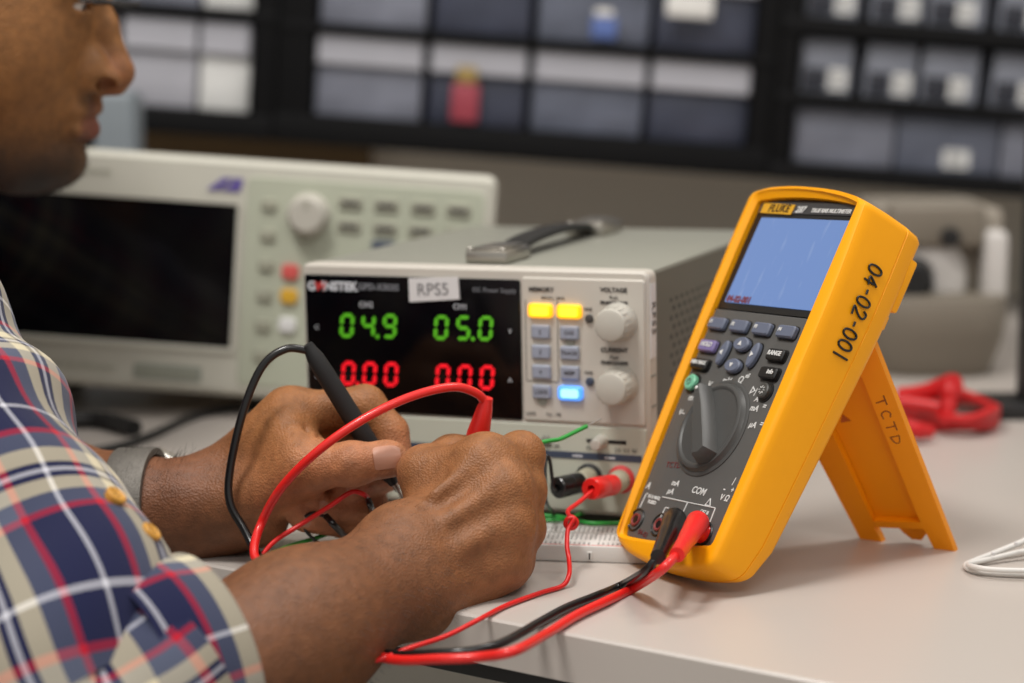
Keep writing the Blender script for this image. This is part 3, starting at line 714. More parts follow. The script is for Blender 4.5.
panel([(0, 0), (.235, 0), (.235, .085), (.215, .095), (.245, .13), (.27, 1), (0, 1)], 0, T_, m_ys, b)
panel([(.79, 0), (1, 0), (1, 1), (.77, 1), (.755, .15)], 0, T_, m_ys, b)
panel([(.235, .11), (.79, .115), (.78, .15), (.25, .148)], 0, T_, m_ys, b)
panel([(.15, .13), (.86, .13), (.86, 1), (.15, 1)], -.0012, -.0001, m_ys, b)
panel([(.40, .135), (.80, .135), (.80, .075), (.74, .085), (.71, .055), (.62, .012), (.52, .010), (.45, .045), (.40, .10)], -.0034, -.0014, m_ys, b)
b.build('tilt_stand', dmm, 'orange yellow folding stand with cut out foot')
b = MB(); u0 = .80
for i, ch in enumerate('TCTD'):
    v0 = .762 - i * .060
    for st in STK[ch]:
        P = [sp(u0 + .105 * (.1 + v_ * .9), v0 - u_ * .042, T_ + .0002) for u_, v_ in st]
        b.tube(spline(P, 3) if len(P) > 2 else P, .00042, mat('ink_brown', (128, 62, 6), .6, var=0), 6)
b.build('stand_lettering', dmm, 'brown pen letters on the stand')
b = MB(); tri = [sp(.34, .70, T_ * .0 - .0004), sp(.45, .69, -.0004), sp(.395, .735, -.0004)]
b.loops([tri, [p + nrm * .0005 for p in tri]], mat('ink_orange', (176, 84, 8), .6, var=0), False, None, True, True); b.build('stand_arrow', dmm)
# ================================================================ breadboard, leads, plugs and wires
m_bb = mat('breadboard_white', (214, 212, 208), .55, var=.02)
m_hole = mat('breadboard_hole', (70, 68, 66), .8, var=0)
m_wr = mat('wire_red', (214, 26, 24), .38, var=.05)
m_lr = mat('lead_red', (224, 34, 30), .34, var=.04, coat=.2)
m_lb = mat('lead_black', (14, 14, 15), .30, var=.1, coat=.2)
m_wg = mat('wire_green', (40, 150, 56), .4, var=.05)
m_tin = mat('tinned_copper', (180, 176, 170), .3, .8)
bx0, bx1 = atz(542, 561), atz(634, 564); bd = (bx1 - bx0).normalized(); byaw = math.atan2(bd.y, bd.x)
bo = bx0 + bd * (.060)
BBM = Matrix.Translation((bo.x, bo.y, 0)) @ Matrix.Rotation(byaw, 4, 'Z')   # origin at the right front corner of the board
bb = thing('breadboard', 'white solderless breadboard lying on the table under both hands', 'breadboard', BBM)
b = MB(); b.box((-.168, 0, .0002), (0, .0545, .0088), m_bb, .0007)
b.build('board', bb)
b = MB()
def hole(x, y): b.faces_from([(x - .00055, y - .00055, .00886), (x + .00055, y - .00055, .00886), (x + .00055, y + .00055, .00886), (x - .00055, y + .00055, .00886)], [(0, 1, 2, 3)], m_hole, False)
for i in range(63):
    x = -.0052 - i * .00254
    for j in range(5): hole(x, .0145 + j * .00254); hole(x, .0305 + j * .00254)
    if i % 6 != 5:
        for y in (.0045, .0070, .0478, .0503): hole(x, y)
for i in range(0, 63, 5): b.box((-.0052 - i * .00254 - .0004, .0120, .00880), (-.0052 - i * .00254 + .0004, .0126, .00890), m_hole)
o = b.build('hole_grid', bb); o['kind'] = 'stuff'
b = MB(); b.box((-.165, .0265, .0087), (-.003, .0290, .00892), mat('groove_grey', (168, 166, 160), .6)); b.build('centre_groove', bb)
for y, m in ((.0022, m_wr), (.0527, mat('rail_blue', (60, 70, 150), .5))):
    b = MB(); b.box((-.163, y - .0003, .0087), (-.005, y + .0003, .00893), m); b.build('rail_line', bb)
b = MB(); b.box((-.0360, -.0012, .0012), (-.0335, 0, .0060), m_bb, .0003); b.box((-.0352, -.00125, .0018), (-.0343, -.0011, .0054), m_hole); b.build('lug', bb)

# ---- right-angle test plugs in the meter jacks and their cables
J_ = lambda x, y, z: MM @ Vector((x * k_, (y + 3.3) * k_, z * k_))
def lead(name, label, jack, head_y, boot_end, cable, probe_top, probe_tip, m, rc, collar):
    r = thing(name, label, 'test lead', Matrix.Translation(atz(480, 655)))
    inv = r.matrix_world.inverted()
    loc = lambda p: inv @ Vector(p)
    head = J_(jack[0], head_y, jack[1] + 3.5)
    b = MB(); b.tube([loc(J_(jack[0], -.5, jack[1])), loc(J_(jack[0], head_y * .5, jack[1])), loc(head)], [.0054, .0054, .0054], m, 20)
    b.ball(loc(head), .0060, m)
    bl_ = spline([head, head.lerp(boot_end, .5), boot_end], 6); n = len(bl_)
    for i in range(n - 1):
        pass
    b.tube([loc(p) for p in bl_], [.0058, .0056, .0053, .0050, .0047, .0044, .0042, .0040, .0039, .0038], m, 20)
    b.build('plug', r, collar + ' right-angle plug')
    P = spline([boot_end + (boot_end - head).normalized() * -.003] + cable + [probe_top], 10)
    b = MB(); b.tube([loc(p) for p in P], rc, m, 14); b.build('cable', r)
    b = MB(); d = probe_tip - probe_top; ax = d.normalized(); L = d.length
    q = ax.to_track_quat('Z', 'Y').to_matrix().to_4x4(); q.translation = loc(probe_top)
    return r, q, L, loc
# black lead
bootb = J_(10.0, -30, 2.0)
bootb = at(658, 557, .930); bootr = at(677, 555, .925)
def tpath(l): return [atz(u, v, z) if Y is None else at(u, v, Y) for u, v, z, Y in l]
cb = tpath([(645, 571, 0, .935), (622, 585, .0030, None), (596, 596, .0028, None), (566, 608, .0028, None), (540, 622, .0028, None), (506, 641, .0030, None), (476, 650, 0, .866), (440, 653, 0, .868), (385, 653, 0, .890), (338, 628, 0, .928), (302, 596, 0, .956), (268, 566, 0, .980), (256, 552, 0, .993)]) 
cb += tpath([(244, 529, 0, 1.002), (230, 503, 0, 1.006), (230, 470, 0, 1.010), (243, 412, 0, 1.014), (262, 367, 0, 1.018), (286, 349, 0, 1.021)])
RB, q, L, loc = lead('test_lead', 'black probe test lead plugged into the meter and held in the left hand', (10.0, 17.2), -5, bootb, cb, at(311, 351, 1.024), at(394, 484, 1.031), m_lb, .00215, 'black')
b = MB(); L1 = L
b.lathe([(.0030, -.004), (.0036, 0), (.0046, .004), (.0050, .014), (.0052, .035), (.0052, L1 * .82), (.0044, L1 * .86), (.0044, L1 * .93), (.0030, L1 * .97), (.0024, L1)], m_dark, q, 24); b.build('probe_handle', RB, 'dark ribbed probe handle')
b = MB(); b.lathe([(.0016, L1 - .001), (.0016, L1 + .004), (.0009, L1 + .0045), (.0009, L1 + .012), (.0002, L1 + .015)], m_tin, q, 12); b.build('probe_tip', RB, 'metal probe tip')
cr = tpath([(660, 571, 0, .920), (634, 588, .0030, None), (604, 602, .0030, None), (575, 616, .0030, None), (548, 633, .0030, None), (514, 651, 0, .850), (480, 657, 0, .857), (440, 659, 0, .862), (385, 658, 0, .885), (332, 632, 0, .924), (296, 600, 0, .951), (262, 566, 0, .976), (254, 550, 0, .986)])
cr += tpath([(262, 522, 0, 1.000), (282, 487, 0, .992), (318, 451, 0, .986), (362, 420, 0, .990), (410, 397, 0, 1.000), (452, 387, 0, 1.010), (476, 393, 0, 1.018)])
RR, q, L, loc = lead('test_lead', 'red probe test lead plugged into the meter and held in the right hand', (31.0, 18.4), -6, bootr, cr, at(486, 403, 1.022), at(462, 500, 1.030), m_lr, .00235, 'red')
b = MB(); b.lathe([(.0030, -.003), (.0034, 0), (.0042, .003), (.0060, .017), (.0062, .020), (.0054, .024), (.0052, L * .8), (.0040, L * .9), (.0024, L)], m_lr, q, 24); b.build('probe_handle', RR, 'red probe handle')
b = MB(); b.lathe([(.0016, L - .001), (.0016, L + .003), (.0009, L + .0035), (.0009, L + .010), (.0002, L + .013)], m_tin, q, 12); b.build('probe_tip', RR, 'metal probe tip')

# ---- banana plugs in the supply terminals with thin hook-up wire
def banana(label, post_x, tail, wire, m, rw, mw):
    r = thing('banana_lead', label, 'plug lead', Matrix.Translation(at(*tail)))
    inv = r.matrix_world.inverted(); t = at(*tail); base = PM @ Vector((post_x, -.0155, .0300))
    b = MB(); d = (t - base); L = d.length; q = d.normalized().to_track_quat('Z', 'Y').to_matrix().to_4x4(); q.translation = inv @ base
    b.lathe([(.0046, 0), (.0058, .001), (.0058, L * .42), (.0055, L * .46), (.0060, L * .52), (.0060, L * .96), (.0054, L), (.0022, L + .0001), (.0020, L - .006)], m, q, 28); b.build('plug_body', r)
    b = MB(); P = spline([t.lerp(base, .2)] + wire, 8); b.tube([inv @ p for p in P], rw, mw, 10); b.build('wire', r)
    return r, inv
z_b = .0089
w1 = tpath([(554, 488, 0, 1.058), (550, 462, 0, 1.060), (546, 457, 0, 1.058), (545, 478, 0, 1.052), (546, 502, 0, 1.048), (554, 513, z_b + .002, None), (557, 518, z_b - .003, None)])
banana('black banana plug with a short black wire bent down to the breadboard', .0697, (557, 488, 1.062), w1, m_lb, .00105, m_lb)
kn = at(571, 522, 1.010)
w2 = tpath([(590, 493, 0, 1.044), (578, 503, 0, 1.034), (568, 511, 0, 1.024), (571, 518, 0, 1.014)])
w2 += [kn + Vector((.0030 * math.cos(a), -.0006 - .0005 * i, .0030 * math.sin(a))) for i, a in enumerate([1.4, .3, -.8, -1.9, -3.0, -4.1, -5.2])]
w2 += tpath([(568, 530, 0, 1.004), (567, 546, 0, .996), (569, 560, 0, .990), (569, 575, .006, None), (562, 586, .0018, None), (540, 593, .0016, None), (505, 606, .0016, None), (478, 620, .0016, None), (446, 636, 0, .905), (410, 648, 0, .890), (378, 660, 0, .882), (340, 668, 0, .895)])
banana('red banana plug with a knotted thin red wire trailing to the table edge', .0885, (591, 489, 1.046), w2, m_lr, .00125, m_wr)

# ---- jumper wires on the board
def jumper(label, pts, m, r, ends=0.0, em=None):
    P = spline(tpath(pts), 8); c = P[0]; o = thing('jumper_wire', label, 'wire', Matrix.Translation(c)); inv = o.matrix_world.inverted()
    b = MB(); b.tube([inv @ p for p in P], r, m, 10); b.build('insulation', o)
    if ends:
        for p, qd in ((P[0], P[0] - P[1]), (P[-1], P[-1] - P[-2])):
            b = MB(); d = qd.normalized(); b.tube([inv @ (p - d * .0005), inv @ (p + d * ends)], r * (.45 if em is None else 1.25), em or m_tin, 8); b.build('wire_end', o)
    return o
jumper('thin red jumper wire arching under the left thumb to the board', [(258, 560, 0, .990), (275, 541, 0, 1.000), (300, 525, 0, 1.008), (330, 506, 0, 1.008), (352, 492, 0, 1.010), (366, 496, 0, 1.014), (369, 503, .022, None)], m_wr, .0013)
jumper('black jumper pin standing in the board below the left hand fingers', [(368, 499, 0, 1.0135), (371, 507, 0, 1.015), (376, 521, .0085, None)], m_lb, .0017, .001)
jumper('black looped jumper wire with a thick sleeve left of the board centre', [(318, 543, .010, None), (306, 531, 0, 1.022), (303, 520, 0, 1.020), (312, 513, 0, 1.018), (324, 516, 0, 1.016)], m_lb, .0009)
jumper('black sleeved wire end leaning on the board under the left hand', [(326, 516, 0, 1.016), (335, 526, 0, 1.012), (346, 537, .0095, None)], m_lb, .0018)
jumper('green jumper wire lying along the left part of the board', [(266, 556, 0, .994), (290, 546, .0105, None), (316, 538, .0112, None), (345, 527, .0115, None), (366, 521, .0112, None), (380, 520, .0102, None)], m_wg, .0012, .003)
jumper('green wire lying along the far edge of the board toward the meter', [(536, 515, .0106, None), (560, 517, .0108, None), (590, 523, .0106, None), (612, 523, .0104, None), (640, 522, .0104, None)], m_wg, .0012)
jumper('green wire crossing behind the red knot under the supply', [(538, 520, .0104, None), (566, 519, .0106, None), (592, 510, .0075, None), (612, 507, .0045, None)], m_wg, .0011)
jumper('green wire with a bare tip pointing up beside the slide switch', [(530, 445, 0, 1.030), (548, 441, 0, 1.034), (560, 439, 0, 1.038), (575, 432, 0, 1.042), (587, 426, 0, 1.045)], m_wg, .0012, .009)

# ---- white flat cable on the right
m_wc = mat('cable_white', (214, 212, 208), .4, var=.02)
WCo = thing('white_cable', 'loop of flat white cable on the table at the right edge', 'cable', Matrix.Translation(atz(970, 566)))
inv = WCo.matrix_world.inverted()
for k, (pts, r) in enumerate((([(1060, 524, .012, None), (1024, 541, .008, None), (995, 553, .004, None), (972, 562, .0024, None), (966, 566, .0022, None), (974, 570, .0022, None), (1000, 573, .0022, None), (1060, 575, .0022, None)], .0017), (([(1060, 546, .007, None), (1024, 551, .005, None), (990, 559, .0030, None), (969, 564, .0028, None), (975, 567, .0052, None), (1000, 570, .0055, None), (1060, 571, .0055, None)]), .0014))):
    b = MB(); b.tube([inv @ p for p in spline(tpath(pts), 8)], r, m_wc, 10); b.build('strand', WCo)
for u, v, z in ((1016, 543, .0105), (993, 553, .0068)):
    b = MB(); c = inv @ atz(u, v, z); b.box(c - Vector((.001, .0006, .0014)), c + Vector((.001, .0006, .0006)), m_tape, .0003); b.build('cable_mark', WCo)

# ---- red clip lead, black stand and bench machine in the right background
m_rb = mat('clip_red', (196, 22, 26), .4, var=.06)
RC = thing('clip_lead', 'coil of red clip leads lying behind the yellow stand', 'cable', Matrix.Translation(atz(940, 425)))
inv = RC.matrix_world.inverted()
b = MB()
for k in range(5):
    cx, cy = atz(942 + 3 * k, 418 + 2 * k).xy; P = [Vector((cx + (.036 - .002 * k) * math.cos(a), cy + (.060 - .004 * k) * math.sin(a), .0035 + .003 * k + .002 * math.sin(3 * a + k))) for a in [2 * PI * i / 36 for i in range(36)]]
    b.tube([inv @ p for p in P], .0030, m_rb, 8, closed=True)
b.build('coil', RC)
def gpt(u, v, Y): return inv @ at(u, v, Y)
for P, r in (([(900, 396, 1.39), (925, 393, 1.38), (948, 386, 1.37), (955, 384, 1.365)], [.0062, .0066, .0072, .0080, .0078]), ([(950, 385, 1.365), (949, 402, 1.36), (946, 424, 1.355)], [.0072, .0056, .0050]), ([(898, 402, 1.37), (922, 405, 1.365), (940, 408, 1.36)], [.0050, .0050, .0046]), ([(900, 425, 1.33), (915, 430, 1.33), (930, 432, 1.335)], [.0056, .0060, .0050])):
    b = MB(); b.tube(spline([gpt(*p) for p in P], 5), r, m_rb, 12); b.build('clip', RC, 'red clip jaw')
m_stand = mat('stand_black', (26, 26, 27), .5, var=.08)
BS = thing('stand', 'black metal stand at the right edge behind the red coil', 'stand', Matrix.Translation(atz(1010, 420)))
inv = BS.matrix_world.inverted(); p = atz(988, 421); p2 = atz(1080, 421)
b = MB(); b.box(inv @ Vector((p.x, p.y, 0)), inv @ Vector((p2.x, p.y + .05, .0125)), m_stand, .003); b.build('base_bar', BS)
q_ = at(1018, 400, p.y + .02); b = MB(); b.box(inv @ Vector((q_.x, p.y + .008, .012)), inv @ Vector((q_.x + .03, p.y + .03, .24)), m_stand, .003); b.build('post', BS)
m_bg = mat('machine_beige', (150, 142, 130), .6, var=.05); m_bg2 = mat('machine_dark_beige', (122, 114, 102), .6, var=.05); m_wh = mat('reel_white', (206, 202, 198), .5, var=.03)
MY = 1.62
BM = thing('bench_machine', 'beige bench machine with a white reel behind the yellow meter', 'machine', Matrix.Translation(at(965, 380, MY)))
inv = BM.matrix_world.inverted()
def mb_box(name, u0, v0, u1, v1, y0, y1, m, bev=.006, lab=None):
    a, c = at(u0, v1, MY), at(u1, v0, MY)
    b = MB(); b.box(inv @ Vector((a.x, MY + y0, a.z)), inv @ Vector((c.x, MY + y1, c.z)), m, bev, 3); b.build(name, BM, lab)
mb_box('body', 884, 212, 1014, 338, .03, .16, m_bg)
mb_box('side_column', 984, 232, 1012, 334, .005, .03, m_wh, .006, 'pale front column')
mb_box('head', 890, 205, 990, 250, .008, .03, m_bg2)
a, c = at(860, 400, MY), at(1006, 335, MY)
b = MB(); prof = [(.0, -.01), (.03, -.03), (.07, -.03), (.16, -.02), (.17, .10), (.0, .10)]
lps = []
zb_ = .0005
for f, zz in ((.86, zb_), (1.0, .030), (1.04, .052), (1.0, .064)):
    lps.append([inv @ Vector((( a.x + c.x) / 2 + (c.x - a.x) / 2 * f * math.copysign(abs(math.cos(t)) ** .5, math.cos(t)), MY + .06 + .10 * f * math.copysign(abs(math.sin(t)) ** .6, math.sin(t)), zz)) for t in [2 * PI * i / 40 for i in range(40)]])
b.loops(lps, m_bg2, True, None, True, True); b.build('base_tray', BM, 'rounded darker base tray')
cc = at(915, 282, MY); b = MB(); b.lathe([(.046, 0), (.046, .012), (.040, .016), (.020, .016), (.018, .010), (.0001, .010)], m_wh, Matrix.Translation(inv @ Vector((cc.x, MY + .03, cc.z))) @ Matrix.Rotation(PI / 2, 4, 'X'), 40); b.build('reel', BM, 'white reel with a black hub')
b = MB(); b.lathe([(.019, 0), (.019, .020), (.014, .024), (.0001, .024)], m_stand, Matrix.Translation(inv @ Vector((cc.x - .004, MY + .02, cc.z))) @ Matrix.Rotation(PI / 2, 4, 'X'), 28); b.build('hub', BM, 'black hub')
b = MB(); cc = at(952, 238, MY); b.lathe([(.008, 0), (.008, .010), (.006, .014), (.0001, .014)], m_stand, Matrix.Translation(inv @ Vector((cc.x, MY + .012, cc.z))) @ Matrix.Rotation(PI / 2, 4, 'X'), 24); b.build('spindle', BM)
# ---- dark cable on the table under the oscilloscope and a grey cabinet edge behind the face
CB = thing('power_cable', 'black power cable lying on the table below the oscilloscope', 'cable', Matrix.Translation(atz(180, 432)))
inv = CB.matrix_world.inverted(); b = MB()
b.tube([inv @ p for p in spline(tpath([(90, 452, .003, None), (120, 446, .003, None), (150, 436, .003, None), (185, 420, .003, None), (215, 411, .003, None), (262, 406, .003, None), (300, 408, .003, None)]), 8)], .003, m_stand, 10); b.build('cable_sheath', CB)
c0 = at(180, 424, 1.36)
b = MB(); P = spline(tpath([(60, 421, .006, None), (100, 420, .006, None), (135, 428, .006, None)]), 6); b.tube([inv @ p for p in P], .006, m_stand, 12); b.build('connector', CB, 'thick black connector end')
GC = thing('monitor', 'grey monitor edge standing between face and brown wall band', 'monitor', Matrix.Translation((0, 1.72, 0)))
m_gm = mat('monitor_grey', (124, 132, 138), .5, var=.04)
a, c = at(40, 400, 1.72), at(133, 92, 1.72); inv = GC.matrix_world.inverted()
b = MB(); b.box(inv @ Vector((a.x, 1.72, .05)), inv @ Vector((c.x, 1.77, c.z)), m_gm, .006, 3); b.build('housing', GC)
b = MB(); b.box(inv @ Vector((a.x + .012, 1.718, .07)), inv @ Vector((c.x - .034, 1.7215, c.z - .015)), m_scr, .002); b.build('screen', GC)
b = MB(); b.box(inv @ Vector(((a.x + c.x) / 2 - .03, 1.72, .0005)), inv @ Vector(((a.x + c.x) / 2 + .03, 1.80, .012)), m_gm, .003); b.box(inv @ Vector(((a.x + c.x) / 2 - .012, 1.74, .010)), inv @ Vector(((a.x + c.x) / 2 + .012, 1.76, .06)), m_gm, .003); b.build('pedestal', GC)
# ================================================================ the man: one continuous body grown from an implicit surface
class Field:
    def __init__(s): s.P = []
    def cone(s, a, b, ra, rb, k=.006, sub=False, flat=None):
        s.P.append(('c', np.array(a, float), np.array(b, float), ra, rb, k, sub)); return s
    def ell(s, c, r, k=.008, R=None, sub=False):
        s.P.append(('e', np.array(c, float), np.array(r, float), np.array(R if R is not None else np.eye(3), float), 0, k, sub)); return s
    def chain(s, pts, rs, k0=.006, k=.002):
        for i in range(len(pts) - 1): s.cone(pts[i], pts[i + 1], rs[i], rs[i + 1], k0 if i == 0 else k)
        return s
    @staticmethod
    def prim(p, X):
        if p[0] == 'c':
            a, b, ra, rb = p[1:5]; ab = b - a; L2 = max(1e-12, ab @ ab)
            pa = X - a; t = np.clip(pa @ ab / L2, 0, 1)
            return np.sqrt(((pa - t[:, None] * ab) ** 2).sum(1)) - (ra + (rb - ra) * t)
        c, r, R = p[1:4]; q = (X - c) @ R
        k0 = np.sqrt(((q / r) ** 2).sum(1)); k1 = np.sqrt(((q / (r * r)) ** 2).sum(1)) + 1e-9
        return k0 * (k0 - 1) / k1
    @staticmethod
    def bound(p):
        if p[0] == 'c': return (p[1] + p[2]) / 2, np.linalg.norm(p[2] - p[1]) / 2 + max(p[3], p[4])
        return p[1], float(p[2].max())
    def ev(s, X, cen=None, hd=0.0):
        # X: (B, P, 3) points in blocks with centres cen and half diagonal hd
        B, Pn = X.shape[:2]; d = np.full((B, Pn), .25)
        for p in s.P:
            c, r = s.bound(p); m = np.flatnonzero(((cen - c) ** 2).sum(1) < (r + .022 + p[5] + hd) ** 2)
            if len(m) == 0: continue
            e = s.prim(p, X[m].reshape(-1, 3)).reshape(len(m), Pn); o = d[m]; k = p[5]
            if p[6]:
                h = np.clip(.5 - .5 * (o + e) / k, 0, 1); d[m] = o * (1 - h) - e * h + k * h * (1 - h)
            else:
                h = np.clip(.5 + .5 * (o - e) / k, 0, 1); d[m] = o * (1 - h) + e * h - k * h * (1 - h)
        return d
    def mesh(s, h, lo, hi, NB=12):
        lo = np.array(lo, float); hi = np.array(hi, float); S = NB * h
        n = np.ceil((hi - lo) / S).astype(int)
        g = np.stack(np.meshgrid(*[np.arange(k) for k in n], indexing='ij'), -1).reshape(-1, 3)
        cen = lo + (g + .5) * S
        d = s.ev(cen[:, None, :], cen, 0.0)[:, 0]; g = g[np.abs(d) < S * .95 + .004]
        off = np.stack(np.meshgrid(*[np.arange(NB + 1)] * 3, indexing='ij'), -1).reshape(-1, 3)
        M = n * NB + 2
        key = lambda c: (c[..., 0] * M[1] + c[..., 1]) * M[2] + c[..., 2]
        AV, AK, Q = [], [], []
        for q0 in range(0, len(g), 400):
            gb = g[q0:q0 + 400]; nodes = gb[:, None, :] * NB + off[None]
            v = s.ev(lo + nodes * h, lo + (gb + .5) * S, S * .87).reshape(len(gb), NB + 1, NB + 1, NB + 1)
            ins = v < 0
            cnt = np.zeros((len(gb), NB, NB, NB), int); acc = np.zeros((len(gb), NB, NB, NB, 3)); ne = np.zeros((len(gb), NB, NB, NB))
            sl = lambda a, dx, dy, dz: a[:, dx:dx + NB, dy:dy + NB, dz:dz + NB]
            for ax in range(3):
                o1, o2 = [k for k in range(3) if k != ax]
                for s1 in (0, 1):
                    for s2 in (0, 1):
                        A = [0, 0, 0]; A[o1] = s1; A[o2] = s2; B_ = list(A); B_[ax] = 1
                        va, vb = sl(v, *A), sl(v, *B_); cr = (va < 0) != (vb < 0)
                        t = np.where(cr, va / np.where(cr, va - vb, 1), 0)
                        for kk in range(3): acc[..., kk] += cr * (A[kk] + (t if kk == ax else 0))
                        ne += cr
            act = ne > 0
            bi, i, j, k = np.nonzero(act); cell = gb[bi] * NB + np.stack([i, j, k], -1)
            AV.append(lo + (cell + acc[bi, i, j, k] / ne[bi, i, j, k][:, None]) * h); AK.append(key(cell + 1))
            for ax in range(3):
                D_ = [0, 0, 0]; D_[ax] = 1
                a_, b_ = sl(ins, 0, 0, 0), sl(ins, *D_); bi, i, j, k = np.nonzero(a_ != b_)
                nd = gb[bi] * NB + np.stack([i, j, k], -1); o1, o2 = (ax + 1) % 3, (ax + 2) % 3
                e1 = np.zeros(3, int); e2 = np.zeros(3, int); e1[o1] = 1; e2[o2] = 1
                q = np.stack([key(nd + 1), key(nd - e1 + 1), key(nd - e1 - e2 + 1), key(nd - e2 + 1)], -1)
                fl = ~a_[bi, i, j, k]; q[fl] = q[fl][:, ::-1]; Q.append(q)
        V = np.concatenate(AV); Kk = np.concatenate(AK); Q = np.concatenate(Q)
        od = np.argsort(Kk); Ks = Kk[od]; ix = np.searchsorted(Ks, Q); ix = np.clip(ix, 0, len(Ks) - 1); ok = (Ks[ix] == Q).all(1)
        return V, od[ix[ok]]

def P3(*l): return [np.array(at(*q)) for q in l]
HY = 1.225                                    # mid plane of the head
def hp(u, v, dy=0.0): return np.array(at(u, v, HY)) + np.array([0, dy, 0])
px = HY / FPX * 1.012                         # one pixel at the head, in metres
F = Field()
# ---- torso, neck, head
Rsh = np.array(at(-250, 215, 1.06)); Lsh = Rsh + np.array([-.075, .36, .0])
chest = (Rsh + Lsh) / 2 + np.array([-.065, -.01, -.07]); pelvis = chest + np.array([-.10, -.15, -.36])
F.cone(chest, pelvis, .105, .115, .03); F.ell(chest, (.10, .155, .12), .05); F.cone(Rsh + [.0, .03, -.01], Lsh + [0, -.03, -.01], .055, .055, .04)
F.cone((Rsh + Lsh) / 2 + [.01, 0, .02], hp(-150, 110), .058, .056, .03)
F.ell(hp(-95, -75), (.098, .077, .090), .02)                       # skull
F.ell(hp(14, 40), (.0485, .061, .080), .030)                       # face mass
F.ell(hp(16, -32), (.050, .060, .055), .03)                        # forehead
for sy in (-1, 1):
    F.ell(hp(10, 38, sy * .040), (.036, .024, .040), .02)          # cheek
    F.cone(hp(-95, 108, sy * .056), hp(18, 162, sy * .021), .016, .0155, .028)   # jaw line
    F.ell(hp(74, -12, sy * .030), (.018, .020, .009), .010)         # brow
    F.ell(hp(78, 6, sy * .031), (.013, .0125, .0125), .004)        # eyeball bulge
    F.ell(hp(97, 7.0, sy * .031), (.0110, .0120, .0022), .0020, sub=True)     # opening between the lids
    F.ell(hp(-128, 22, sy * .079), (.018, .006, .030), .006)       # ear
F.ell(hp(43, 164), (.0255, .026, .0165), .014)                     # chin
F.ell(hp(54, 150), (.0150, .021, .012), .012)
F.ell(hp(58, 108), (.0215, .026, .016), .012)                      # muzzle
F.cone(hp(88, -8), hp(104, 26), .0075, .0078, .010); F.cone(hp(104, 26), hp(116, 66), .0078, .0095, .007)   # nose bridge
F.ell(hp(119.5, 74), (.0092, .0092, .0090), .005)
for sy in (-1, 1):
    F.ell(hp(110, 80, sy * .0125), (.0092, .0066, .0075), .003)    # wing of the nose
    F.ell(hp(92, 70, sy * .014), (.0125, .0105, .0150), .006); F.ell(hp(110.5, 83.5, sy * .0130), (.0066, .0105, .0048), .0010, sub=True)   # nostril
F.cone(hp(100, 90), hp(118, 88), .0040, .0048, .004)
F.cone(hp(84, 110, -.019), hp(93, 107), .0040, .0050, .005); F.cone(hp(84, 110, .019), hp(93, 107), .0040, .0050, .005)
F.cone(hp(82, 129, -.017), hp(89, 129), .0046, .0058, .005); F.cone(hp(82, 129, .017), hp(89, 129), .0046, .0058, .005)
F.cone(hp(86, 117.5, -.024), hp(100, 118), .0017, .0018, .0014, sub=True); F.cone(hp(86, 117.5, .024), hp(100, 118), .0017, .0018, .0014, sub=True)
# ---- right arm and closed right hand
Rel = np.array(at(92, 742, .824)); Rwr, = P3((420, 564, .956))
Rmid, = P3((300, 630, .893))
F.cone(Rsh, Rel, .052, .043, .03); F.cone(Rel, Rmid, .040, .0340, .02); F.cone(Rmid, Rwr + (Rmid - Rwr) * .22, .0340, .0270, .02)
def wristbar(c, axis, half, r0, k): F.cone(c - axis * half, c + axis * half, r0, r0, k)
wa = np.array(at(404, 512, .965)) - np.array(at(432, 607, .952)); wa /= np.linalg.norm(wa)
wristbar(Rwr + (Rmid - Rwr) * .10, wa, .0085, .0195, .02); wristbar(Rwr, wa, .0105, .0178, .02)
mcp = P3((485, 462, .976), (503, 490, .966), (508, 527, .962), (497, 560, .961))
cmc = P3((434, 530, .968), (434, 550, .961), (436, 570, .957), (438, 589, .955))
for i in range(4): F.cone(cmc[i], mcp[i], .0145, (.0125, .0128, .0120, .0112)[i], .012)
F.cone(P3((436, 564, .962))[0], P3((488, 505, .975))[0], .017, .0165, .012)
F.cone(P3((445, 596, .958))[0], P3((505, 566, .966))[0], .0125, .0125, .010)          # heel of the hand
pip = P3((521, 455, 1.002), (522, 491, .993), (522, 529, .988), (512, 563, .982))
dip = P3((520, 465, 1.028), (514, 500, 1.018), (508, 536, 1.012), (494, 568, 1.003))
tip = P3((496, 470, 1.030), (488, 502, 1.014), (482, 534, 1.006), (474, 564, .998))
for i in range(4):
    r = (.0108, .0110, .0104, .0092)[i]
    F.chain([mcp[i], pip[i], dip[i], tip[i]], [r * 1.08, r, r * .86, r * .74], .010, .0050)
    F.ell(mcp[i] + np.array([.001, -.0035, .0015]), (.0085, .0075, .0085), .008)
    F.ell(pip[i], (r * 1.0,) * 3, .006)
tm = P3((443, 524, .985), (427, 474, .998), (452, 457, 1.012), (480, 452, 1.022))
F.chain(tm, [.0165, .0135, .0115, .0090], .016, .003)
F.cone(P3((424, 470, .990))[0], mcp[0], .010, .0085, .012)                                # web between thumb and index
for i, (a, c) in enumerate(zip(P3((418, 515, .955), (430, 540, .948), (440, 566, .944)), mcp[:3])):     # tendons on the back of the hand
    F.cone(a + (c - a) * .25 + np.array([0, -.0078, .0058]), c + np.array([0, -.0078, .005]), .0018, .0026, .009)
